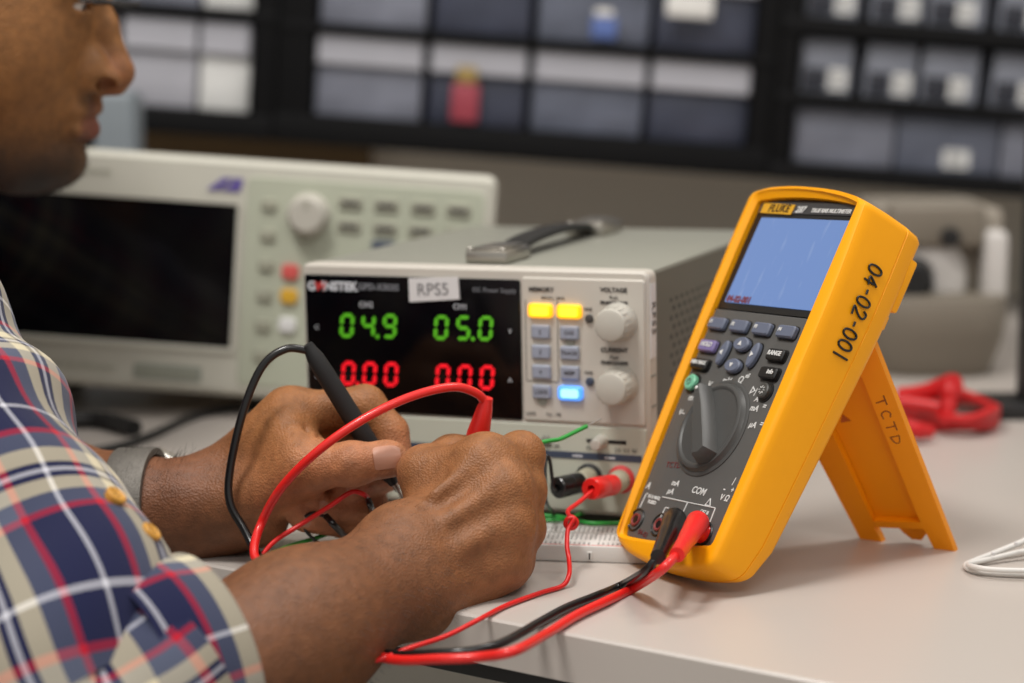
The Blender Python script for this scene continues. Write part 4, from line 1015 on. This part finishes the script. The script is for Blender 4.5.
# ---- left arm and left hand
Lel = np.array(at(-40, 466, 1.085)); Lwr, = P3((190, 510, 1.043)); Lmid, = P3((128, 511, 1.047))
F.cone(Lsh, Lel, .050, .042, .03); F.cone(Lel, Lmid, .040, .0245, .02); F.cone(Lmid, Lwr, .0225, .0220, .02)
wl = np.array([0, -.25, .97]); wl /= np.linalg.norm(wl)
F.cone(Lwr - wl * .008, Lwr + wl * .008, .0195, .0195, .015); F.cone(Lmid - wl * .007, Lmid + wl * .007, .0205, .0205, .015)
lm = P3((290, 414, 1.046), (300, 436, 1.058), (300, 462, 1.064), (292, 486, 1.064))
lc = P3((226, 474, 1.050), (226, 488, 1.056), (226, 503, 1.058), (228, 520, 1.056))
for i in range(4): F.cone(lc[i], lm[i], .0165, (.0130, .0130, .0125, .0115)[i], .012)
F.cone(P3((225, 500, 1.045))[0], P3((290, 470, 1.045))[0], .018, .0165, .014)
F.cone(P3((222, 520, 1.044))[0], P3((262, 522, 1.040))[0], .0155, .0135, .012)           # heel below the thumb
lp = [P3((365, 406, 1.050), (391, 432, 1.046), (399, 462, 1.041)), P3((368, 448, 1.062), (384, 474, 1.050), (346, 486, 1.030)), P3((362, 486, 1.062), (372, 508, 1.046), (322, 507, 1.026)), P3((338, 510, 1.060), (344, 523, 1.044), (304, 519, 1.026))]
for i in range(4):
    r = (.0105, .0108, .0102, .0090)[i]
    F.chain([lm[i]] + lp[i], [r * 1.12, r, r * .9, r * .78], .007, .0022)
    if i == 0: F.ell(lp[0][0], (r * 1.05,) * 3, .004); F.ell(lm[0], (.0135, .013, .0125), .008)
tl = P3((240, 503, 1.032), (306, 467, 1.012), (352, 464, 1.006), (391, 459, 1.009))
F.chain(tl, [.0170, .0114, .0108, .0092], .014, .004)
F.ell(tl[2], (.0115, .0108, .0108), .004)
F.ell(P3((386, 458, 1.009))[0], (.0095, .0078, .0088), .004)
F.cone(P3((290, 430, 1.028))[0], tl[1], .0095, .0100, .014)                                # web of the thumb
F.cone(P3((268, 440, 1.040))[0], P3((300, 462, 1.020))[0], .012, .011, .014)
for a, c, r in (((322, 424, 1.024), (318, 446, 1.012), .0013), ((305, 428, 1.020), (312, 450, 1.008), .0011), ((330, 418, 1.028), (332, 440, 1.016), .0011)):
    F.cone(P3(a)[0], P3(c)[0], r, r, .003, sub=True)                                       # skin folds in the web
for a, c in (((346, 447, .9965), (349, 457, .9945)), ((354, 446, .9965), (356, 456, .9950))):
    F.cone(P3(a)[0], P3(c)[0], .0006, .0006, .0012, sub=True)
H_ = .0017
V, Q = F.mesh(H_, (-.66, .70, -.47), (.04, 1.50, .50))

me = bpy.data.meshes.new('person'); me.from_pydata([tuple(v) for v in V], [], [tuple(q) for q in Q]); me.update()
bm_ = bmesh.new(); bm_.from_mesh(me)
for _ in range(2): bmesh.ops.smooth_vert(bm_, verts=bm_.verts, factor=.35, use_axis_x=True, use_axis_y=True, use_axis_z=True)
bmesh.ops.recalc_face_normals(bm_, faces=bm_.faces); bm_.to_mesh(me); bm_.free()
me.shade_smooth()
# skin tone varies over the body: paler palm side and fingertips, darker knuckles, stubble on jaw and lip
co_ = np.zeros(len(me.vertices) * 3); me.vertices.foreach_get('co', co_); co_ = co_.reshape(-1, 3)
base = np.array(lin((150, 98, 56))[:3]); pass
C_ = np.tile(base, (len(co_), 1))
def blend(c, r, rgb, amt, soft=.5):
    c = np.array(c); d = np.sqrt(((co_ - c) ** 2).sum(1)); w = np.clip((1 - d / r) / soft, 0, 1) * amt; C_[:] = C_ * (1 - w[:, None]) + np.array(lin(rgb)[:3]) * w[:, None]
for c in (tl[3], tl[2]): blend(c, .030, (196, 130, 92), .55)
for i in range(4): blend(lp[i][2], .022, (196, 130, 96), .5); blend(lp[i][1], .016, (186, 122, 86), .3)
blend(P3((300, 505, 1.02))[0], .045, (190, 124, 86), .45)
for i in range(4): blend(mcp[i], .016, (122, 76, 52), .35); blend(pip[i], .014, (128, 78, 54), .4)
blend(Rwr, .09, (128, 84, 58), .35); blend(Rmid, .11, (108, 68, 43), .8); blend(Rel, .12, (108, 68, 43), .8); blend(Lmid, .09, (104, 64, 44), .7); blend(Lwr, .06, (112, 70, 48), .5)  # right forearm's weaker light is painted into its darker tone
blend(hp(20, 60), .16, (138, 93, 50), .85)
blend(hp(112, 74), .020, (158, 98, 70), .5)
for sy in (-1, 0, 1): blend(hp(92, 130, sy * .010), .012, (128, 72, 62), .7); blend(hp(94, 108, sy * .010), .008, (122, 70, 58), .6)
beard = [(hp(44, 178, d_), .040, 1.0) for d_ in (-.024, 0, .024)] + [(hp(66, 160, d_), .022, .7) for d_ in (-.014, .014)] + [(hp(0, 178, d_), .046, .9) for d_ in (-.045, .045)] + [(hp(-60, 150, d_), .055, .8) for d_ in (-.06, .06)] + [(hp(90, 97, d_), .012, .6) for d_ in (-.014, .014)]
for c, r, a in beard: blend(c, r, (38, 26, 19), a, .85)
ca = me.color_attributes.new('tone', 'FLOAT_COLOR', 'POINT')
ca.data.foreach_set('color', np.concatenate([C_, np.ones((len(C_), 1))], 1).ravel())
def skin_mat():
    m = bpy.data.materials.new('skin'); m.use_nodes = True; nt = m.node_tree; N = nt.nodes; L = nt.links; b = N['Principled BSDF']
    at_ = N.new('ShaderNodeAttribute'); at_.attribute_name = 'tone'; tc = N.new('ShaderNodeTexCoord')
    nz = N.new('ShaderNodeTexNoise'); nz.inputs['Scale'].default_value = 160; nz.inputs['Detail'].default_value = 5; L.new(tc.outputs['Object'], nz.inputs['Vector'])
    mp = N.new('ShaderNodeMapRange'); mp.inputs[1].default_value = .3; mp.inputs[2].default_value = .7; mp.inputs[3].default_value = .80; mp.inputs[4].default_value = 1.15; L.new(nz.outputs['Fac'], mp.inputs[0])
    ml = N.new('ShaderNodeMix'); ml.data_type = 'RGBA'; ml.blend_type = 'MULTIPLY'; ml.inputs['Factor'].default_value = 1
    L.new(at_.outputs['Color'], ml.inputs['A']); L.new(mp.outputs[0], ml.inputs['B']); L.new(ml.outputs['Result'], b.inputs['Base Color'])
    b.inputs['Roughness'].default_value = .52; b.inputs['Specular IOR Level'].default_value = .42
    b.inputs['Subsurface Weight'].default_value = .06; b.inputs['Subsurface Radius'].default_value = (.004, .0016, .001); b.inputs['Subsurface Scale'].default_value = .5
    v = N.new('ShaderNodeTexVoronoi'); v.inputs['Scale'].default_value = 900; L.new(tc.outputs['Object'], v.inputs['Vector'])
    n2 = N.new('ShaderNodeTexNoise'); n2.inputs['Scale'].default_value = 240; n2.inputs['Detail'].default_value = 6; L.new(tc.outputs['Object'], n2.inputs['Vector'])
    ad = N.new('ShaderNodeMath'); ad.operation = 'ADD'; L.new(v.outputs['Distance'], ad.inputs[0]); L.new(n2.outputs['Fac'], ad.inputs[1])
    bp = N.new('ShaderNodeBump'); bp.inputs['Strength'].default_value = .42; bp.inputs['Distance'].default_value = .0008; L.new(ad.outputs[0], bp.inputs['Height']); L.new(bp.outputs['Normal'], b.inputs['Normal'])
    return m
m_skin = skin_mat(); me.materials.append(m_skin)
man = bpy.data.objects.new('person', me); COL.objects.link(man)
tag(man, 'person in a plaid shirt leaning over the bench with a probe in each hand', 'person')
# ---- nails
m_nail = mat('nail', (190, 138, 114), .45, var=.05)
def nail(c, fwd, nrm, w, l, label=None):
    fwd = Vector(fwd).normalized(); nrm = Vector(nrm); nrm = (nrm - fwd * nrm.dot(fwd)).normalized(); sd = fwd.cross(nrm)
    b = MB(); n = 8; lps = []
    for i in range(n + 1):
        t = -1 + 2 * i / n; wl_ = w * math.sqrt(max(.05, 1 - max(0, t) ** 2.6 * .55)) * (1 if t > -.8 else .9); lp_ = []
        for k in range(9):
            s_ = -1 + k / 4; lp_.append(Vector(c) + fwd * (t * l) + sd * (s_ * wl_) - nrm * (s_ * s_ * w * .42 + max(0, abs(t) - .7) * .0012))
        for k in range(8, -1, -1):
            s_ = -1 + k / 4; lp_.append(Vector(c) + fwd * (t * l) + sd * (s_ * wl_) - nrm * (s_ * s_ * w * .42 + .0012 + max(0, abs(t) - .7) * .0012))
        lps.append(lp_)
    b.loops(lps, m_nail, True, None, True, True); b.build('fingernail', man, label)
tocam = lambda p: (CO - Vector(p)).normalized()
def nail_on(a, b_, r, fr, w, l, up=(0, 0, 0)):
    a, b_ = Vector(a), Vector(b_); c = a.lerp(b_, fr); n = (tocam(c) + Vector(up)).normalized(); f = (b_ - a).normalized(); n = (n - f * n.dot(f)).normalized()
    nail(c + n * r, f, n, w, l)
nail_on(tl[2], tl[3], .0110, .88, .0060, .0070, (0, 0, .15))
nail_on(lp[1][1], lp[1][2], .0082, 1.02, .0052, .0055, (0, 0, -.1))
nail_on(lp[2][1], lp[2][2], .0078, 1.02, .0050, .0052, (0, 0, .1))
nail_on(lp[3][1], lp[3][2], .0070, 1.02, .0044, .0046)
m_eye = mat('eye_white', (214, 204, 196), .2, var=.02, coat=.5); m_iris = mat('iris_brown', (44, 26, 16), .2, var=.1, coat=.5)
for sy in (-1, 1):
    c = Vector(hp(78, 6, sy * .0305)); b = MB(); b.ball(c, .0108, m_eye, seg=28); ey = b.build('eye', man)
    d_ = Vector((.93, 0, -.36)).normalized(); Mx = d_.to_track_quat('Z', 'Y').to_matrix().to_4x4(); Mx.translation = c + d_ * .0096
    b = MB(); b.lathe([(.0050, 0), (.0044, .0008), (.0024, .0013), (.0001, .0015)], m_iris, Mx, 24); b.build('iris', ey, 'dark brown iris')
# ---- hair: scalp cap, brows, lashes, short beard
m_hair = mat('hair_black', (20, 16, 14), .55, var=.1)
hf = Field(); hf.ell(hp(-102, -84), (.102, .081, .094), .01); hf.ell(hp(40, 20), (.085, .10, .075), .02, sub=True); hf.ell(hp(-40, 110), (.075, .10, .075), .02, sub=True)
Vh, Qh = hf.mesh(.004, (-.62, 1.05, .15), (-.1, 1.42, .52))
b = MB(); b.faces_from([tuple(v) for v in Vh], [tuple(q) for q in Qh], m_hair); b.build('hair', man)
def strands(name, items, r, m):
    b = MB()
    for p, q in items: b.tube([p, Vector(p).lerp(q, .55) , q], [r, r * .7, r * .3], m, 4)
    o = b.build(name, man); o['kind'] = 'stuff'
    return o
rnd = random.Random(5)
it = []
for sy in (-1, 1):
    for i in range(26):
        t = i / 25; p = hp(97 + 6 * (1 - t) * 1, 4 - 4 * t, sy * (.020 + .024 * t)); d_ = Vector((.011 - .004 * t, sy * .003 * t, -.0030 + .004 * rnd.random()))
        p = p + np.array([.0115 * (1 - (2 * t - 1) ** 2) - .002, 0, 0]); it.append((Vector(p), Vector(p) + d_))
strands('eyelashes', it, .0008, m_hair)
it = []
for sy in (-1, 1):
    for i in range(70):
        t = rnd.random(); p = Vector(hp(92 - 24 * t, -14 - 6 * math.sin(t * 3), sy * (.010 + .038 * t))) + Vector((.002, 0, .004 * (rnd.random() - .5))); it.append((p, p + Vector((-.002, sy * .007, .002))))
strands('eyebrows', it, .0005, m_hair)
me.calc_loop_triangles()
nv = np.zeros(len(me.vertices) * 3); me.vertices.foreach_get('normal', nv); nv = nv.reshape(-1, 3)
def grow(name, cond, count, ln, r, m, drift):
    idx = np.flatnonzero(cond); it = []
    for i in rnd.sample(list(idx), min(count, len(idx))):
        p = Vector(co_[i]); n = Vector(nv[i]); d_ = (n * .55 + Vector(drift) + Vector((rnd.uniform(-.25, .25), rnd.uniform(-.25, .25), rnd.uniform(-.25, .25)))).normalized(); it.append((p - n * .0003, p + d_ * ln * rnd.uniform(.5, 1.1)))
    return strands(name, it, r, m)
dist = lambda c: np.sqrt(((co_ - np.array(c)) ** 2).sum(1))
bc = np.minimum.reduce([dist(hp(45, 174, d_)) for d_ in (-.018, 0, .018)])
grow('beard', (bc < .040) & (nv[:, 2] < .35), 1500, .0030, .00009, m_hair, (.2, 0, -.6))
def along(a, b_, R0):
    a, b_ = np.array(a), np.array(b_); ab = b_ - a; t = np.clip(((co_ - a) @ ab) / (ab @ ab), 0, 1); return (np.sqrt(((co_ - a - t[:, None] * ab) ** 2).sum(1)) < R0) & (t > .01) & (t < .99)
grow('arm_hair', along(Lmid, Lwr, .04) & (nv[:, 2] > .15), 240, .008, .00007, m_hair, (.5, -.1, .2))
grow('arm_hair', along(Rel + (Rmid - Rel) * .7, Rwr, .05) & (nv[:, 1] < .5), 800, .006, .00005, m_hair, (.45, -.1, -.35))
# ---- plaid shirt
def plaid():
    m = bpy.data.materials.new('plaid_cotton'); m.use_nodes = True; nt = m.node_tree; N = nt.nodes; L = nt.links; b = N['Principled BSDF']
    uv = N.new('ShaderNodeUVMap'); sp = N.new('ShaderNodeSeparateXYZ'); L.new(uv.outputs['UV'], sp.inputs[0])
    def ramp(src, stops):
        fr = N.new('ShaderNodeMath'); fr.operation = 'FRACT'; L.new(src, fr.inputs[0]); r = N.new('ShaderNodeValToRGB'); r.color_ramp.interpolation = 'CONSTANT'
        e = r.color_ramp.elements
        while len(e) < len(stops): e.new(.5)
        for k, (p, c) in enumerate(stops): e[k].position = p; e[k].color = lin(c)
        L.new(fr.outputs[0], r.inputs['Fac']); return r.outputs['Color']
    NV, WH, GR, CRM, RD = (17, 22, 58), (196, 196, 204), (78, 84, 104), (200, 190, 162), (170, 18, 42)
    ST = [(0, NV), (.13, WH), (.155, NV), (.31, RD), (.345, GR), (.44, CRM), (.53, NV), (.56, WH), (.585, NV), (.615, CRM), (.69, GR), (.77, RD), (.805, NV)]
    a = ramp(sp.outputs['X'], ST); c = ramp(sp.outputs['Y'], ST)
    # woven mix of warp and weft
    mx = N.new('ShaderNodeMix'); mx.data_type = 'RGBA'; mx.inputs['Factor'].default_value = .5; L.new(a, mx.inputs['A']); L.new(c, mx.inputs['B'])
    L.new(mx.outputs['Result'], b.inputs['Base Color']); b.inputs['Roughness'].default_value = .85; b.inputs['Specular IOR Level'].default_value = .2
    b.inputs['Sheen Weight'].default_value = .15
    tc = N.new('ShaderNodeTexCoord'); nz = N.new('ShaderNodeTexNoise'); nz.inputs['Scale'].default_value = 900; L.new(tc.outputs['Object'], nz.inputs['Vector'])
    bp = N.new('ShaderNodeBump'); bp.inputs['Strength'].default_value = .25; bp.inputs['Distance'].default_value = .0006; L.new(nz.outputs['Fac'], bp.inputs['Height']); L.new(bp.outputs['Normal'], b.inputs['Normal'])
    return m
m_plaid = plaid()
shirt = None
def sleeve(name, ctr, rad, seg=72, sub=10, pitch=.100, phase=(0, 0), wrinkle=.0035, seed=1, parent=None, thick=.0016, label=None, ref=(0, 0, 1), flat=1.0):
    C = [Vector(c) for c in ctr]; Pp = spline(C, sub); n = len(Pp); rr = []
    for i in range(n):
        t = i / sub; k = min(len(rad) - 2, int(t)); f = t - k; f = f * f * (3 - 2 * f); rr.append(rad[k] * (1 - f) + rad[k + 1] * f)
    V = []; UV = []; s = 0; prev = None
    for i in range(n):
        a, b_ = Pp[max(0, i - 1)], Pp[min(n - 1, i + 1)]; t = (b_ - a).normalized()
        if prev is None: rf = Vector(ref); nr = (rf - t * rf.dot(t)).normalized()
        else: nr = (prev - t * prev.dot(t)).normalized()
        prev = nr; bn = t.cross(nr)
        if i: s += (Pp[i] - Pp[i - 1]).length
        for k in range(seg + 1):
            an = 2 * PI * k / seg
            w = wrinkle * (math.sin(s * 95 + 2.2 * math.sin(an + seed) + seed) * .5 + math.sin(s * 61 - 2 * an + seed * 2) * .6 + math.sin(3 * an + s * 38 + seed) * .5)
            r_ = rr[i] + w
            V.append(Pp[i] + nr * (math.cos(an) * r_) + bn * (math.sin(an) * r_ * flat)); UV.append((s / pitch + phase[0], an * sum(rad) / len(rad) / pitch + phase[1]))
    S1 = seg + 1; Fs = []
    for back in range(1, 7):                       # hem folded to the inside
        i = n - back
        for k in range(S1): q = V[(n - back) * S1 + k]; V.append(Pp[i] + (q - Pp[i]) * (1 - thick / rr[i] * (1 if back > 1 else .6))); UV.append(UV[(n - back) * S1 + k])
    n += 6; me_ = bpy.data.meshes.new(name)
    for i in range(n - 1):
        for k in range(seg): Fs.append((i * S1 + k, i * S1 + k + 1, (i + 1) * S1 + k + 1, (i + 1) * S1 + k))
    me_.from_pydata([tuple(v) for v in V], [], Fs); ul = me_.uv_layers.new(name='UVMap')
    for li, l in enumerate(me_.loops): ul.data[li].uv = UV[l.vertex_index]
    bm2 = bmesh.new(); bm2.from_mesh(me_); bmesh.ops.recalc_face_normals(bm2, faces=bm2.faces); bm2.to_mesh(me_); bm2.free()
    me_.shade_smooth(); me_.materials.append(m_plaid)
    o = bpy.data.objects.new(name, me_); COL.objects.link(o); o.parent = parent
    if label: o['label'] = label
    return o
seat_c = [chest + (pelvis - chest) * 1.02, chest + (pelvis - chest) * .6, chest + (pelvis - chest) * .2, chest + np.array([0, 0, .05]), (Rsh + Lsh) / 2 + np.array([0, 0, .035])]
tdir = Vector(Lsh - Rsh).normalized()
shirt = sleeve('shirt', seat_c, [.142, .140, .150, .160, .085], parent=man, ref=tuple(tdir), flat=.80, label='blue, red and cream plaid shirt')
R_ = [np.array(at(-250, 170, 1.08)), np.array(at(-158, 266, 1.02)), np.array(at(-80, 424, .955)), np.array(at(4, 547, .895)), np.array(at(58, 648, .850)), np.array(at(94, 728, .828)), np.array(at(140, 716, .834)), np.array(at(176, 690, .848))]
slv = sleeve('sleeve', R_, [.072, .068, .064, .061, .059, .058, .053, .0505], seg=96, sub=14, parent=shirt, seed=2.3, pitch=.100, phase=(.36, .1), wrinkle=.0042)
cf = sleeve('cuff', [np.array(at(120, 694, .836)), np.array(at(160, 678, .850)), np.array(at(203, 663, .864))], [.0530, .0545, .0515], seg=80, sub=10, parent=shirt, seed=.7, pitch=.100, phase=(.1, .62), wrinkle=.0012, thick=.0026)
L_s = [Lsh + np.array([-.02, -.01, .02]), Lsh + (Lel - Lsh) * .4, Lsh + (Lel - Lsh) * .8, Lel, Lel + (Lmid - Lel) * .16, Lel + (Lmid - Lel) * .34]
sleeve('sleeve', L_s, [.070, .064, .058, .054, .048, .040], parent=shirt, seed=4, pitch=.100)
b = MB(); cl = spline([Vector(hp(-150, 175)) + Vector((.062 * math.cos(a), .062 * math.sin(a), .012 * math.sin(a * 2))) for a in [2 * PI * i / 10 for i in range(10)]], 4, True)
b.tube(cl, .008, mat('collar_navy', (34, 40, 82), .85), 8, closed=True); b.build('collar', shirt)
m_button = mat('button_tan', (196, 142, 58), .4, var=.15, vscale=200)
def button(u, v, Y0):
    # laid on the sleeve surface: search along the viewing ray for the sleeve axis distance
    best = None
    Pp = spline([Vector(c) for c in R_], 14)
    for i in range(200):
        p = at(u, v, .80 + .0012 * i); dd = min((p - q).length for q in Pp)
        if best is None and dd < .0640: best = p; qn = min(Pp, key=lambda q: (p - q).length); break
    p = best if best is not None else at(u, v, Y0); qn = min(Pp, key=lambda q: (p - q).length); n = (p - qn).normalized()
    Mx = n.to_track_quat('Z', 'Y').to_matrix().to_4x4(); Mx.translation = p + n * .0005
    b = MB(); b.lathe([(.0046, -.002), (.0050, .0), (.0050, .0012), (.0042, .0018), (.0035, .0013), (.0001, .0011)], m_button, Mx, 28)
    for sx, sy in ((-1, -1), (1, -1), (-1, 1), (1, 1)):
        q = Mx @ Matrix.Translation((sx * .0011, sy * .0011, .0011)); b.lathe([(.0006, 0), (.0001, .0003)], m_dark, q, 8)
    b.build('button', shirt, 'tan sleeve button')
button(115, 497, .86); button(150, 533, .86)
# ---- mesh strap watch on the left wrist
m_mesh = mat('watch_mesh', (112, 108, 102), .5, .5, var=.35, vscale=700, bump=.8, bscale=1500)
wc = Vector(at(138, 510, 1.046)); wax = (Vector(Lwr) - Vector(Lmid)).normalized()
watch = thing('wrist_watch', 'steel mesh strap watch on the left wrist beside the plaid sleeve', 'watch', Matrix.Translation(wc))
up_ = Vector(wl); up_ = (up_ - wax * up_.dot(wax)).normalized(); sd_ = wax.cross(up_)
rel_ = co_ - np.array(wc); ax_ = rel_ @ np.array(wax); near = (np.abs(ax_) < .010) & ((rel_ ** 2).sum(1) < .055 ** 2)
uu, ss = rel_[near] @ np.array(up_), rel_[near] @ np.array(sd_)
cu_, cs_ = (uu.max() + uu.min()) / 2, (ss.max() + ss.min()) / 2
an_, rd_ = np.arctan2(ss - cs_, uu - cu_), np.hypot(ss - cs_, uu - cu_)
RA = []
for i in range(64):
    dd = np.abs((an_ - 2 * PI * i / 64 + PI) % (2 * PI) - PI); RA.append(rd_[dd < .12].max())
RA = [(RA[i - 1] + 2 * RA[i] + RA[(i + 1) % 64]) / 4 for i in range(64)]; rs_ = max(RA)
def ring(t, e): return [wax * t + up_ * (cu_ + math.cos(2 * PI * i / 64) * (RA[i] + e)) + sd_ * (cs_ + math.sin(2 * PI * i / 64) * (RA[i] + e)) for i in range(64)]
b = MB(); b.loops([ring(-.0105, -.0022), ring(-.0105, .0012), ring(-.0095, .0018), ring(.0095, .0018), ring(.0105, .0012), ring(.0105, -.0022), ring(-.0105, -.0022)], m_mesh, True); b.build('strap', watch)
b = MB(); q = (sd_ if sd_.y > 0 else -sd_); Mx = q.to_track_quat('Z', 'Y').to_matrix().to_4x4(); Mx.translation = up_ * cu_ + sd_ * cs_ + q * (rs_ + .0005); wq = Mx.translation.copy()
b.lathe([(.017, 0), (.018, .002), (.018, .006), (.016, .008), (.0001, .008)], m_steel, Mx, 36); b.build('watch_case', watch)
b = MB(); Mx.translation = wq + q * .0083; b.lathe([(.0155, 0), (.0150, .0006), (.0001, .0007)], m_scr, Mx, 36); b.build('dial', watch)
# ================================================================ camera, light, render look
cam = bpy.data.cameras.new('camera'); co = bpy.data.objects.new('camera', cam); COL.objects.link(co)
cam.sensor_width = 36; cam.lens = FPX / 1024 * 36
co.location = CO; co.rotation_euler = (PI / 2 - CP, 0, 0)
cam.clip_start = .02; cam.clip_end = 30
cam.dof.use_dof = True; cam.dof.focus_distance = 1.0; cam.dof.aperture_fstop = 3.8; cam.dof.aperture_blades = 8
SC.camera = co
def lamp(name, loc, target, sx, sy, power, col):
    l = bpy.data.lights.new(name, 'AREA'); l.shape = 'RECTANGLE'; l.size = sx; l.size_y = sy; l.energy = power; l.color = col
    o = bpy.data.objects.new(name, l); COL.objects.link(o); o.location = loc
    d = Vector(target) - Vector(loc); o.rotation_euler = d.to_track_quat('-Z', 'Y').to_euler()
lamp('ceiling_lamp', (-.50, .52, 1.65), (-.45, .60, 0), .45, .45, 24, (1, .965, .92))
lamp('ceiling_lamp', (.70, 1.25, 1.75), (.70, 1.26, 0), .9, .25, 13, (1, .96, .91))
lamp('ceiling_lamp', (.30, -.70, 1.75), (.25, .4, 0), 1.2, .3, 10, (1, .965, .92))
w = bpy.data.worlds.new('world'); SC.world = w; w.use_nodes = True
bg = w.node_tree.nodes['Background']; bg.inputs['Color'].default_value = (1, .965, .92, 1); bg.inputs['Strength'].default_value = .46
SC.view_settings.view_transform = 'Standard'; SC.view_settings.look = 'None'
SC.view_settings.exposure = 0.0; SC.view_settings.gamma = 1.0; SC.view_settings.use_curve_mapping = False
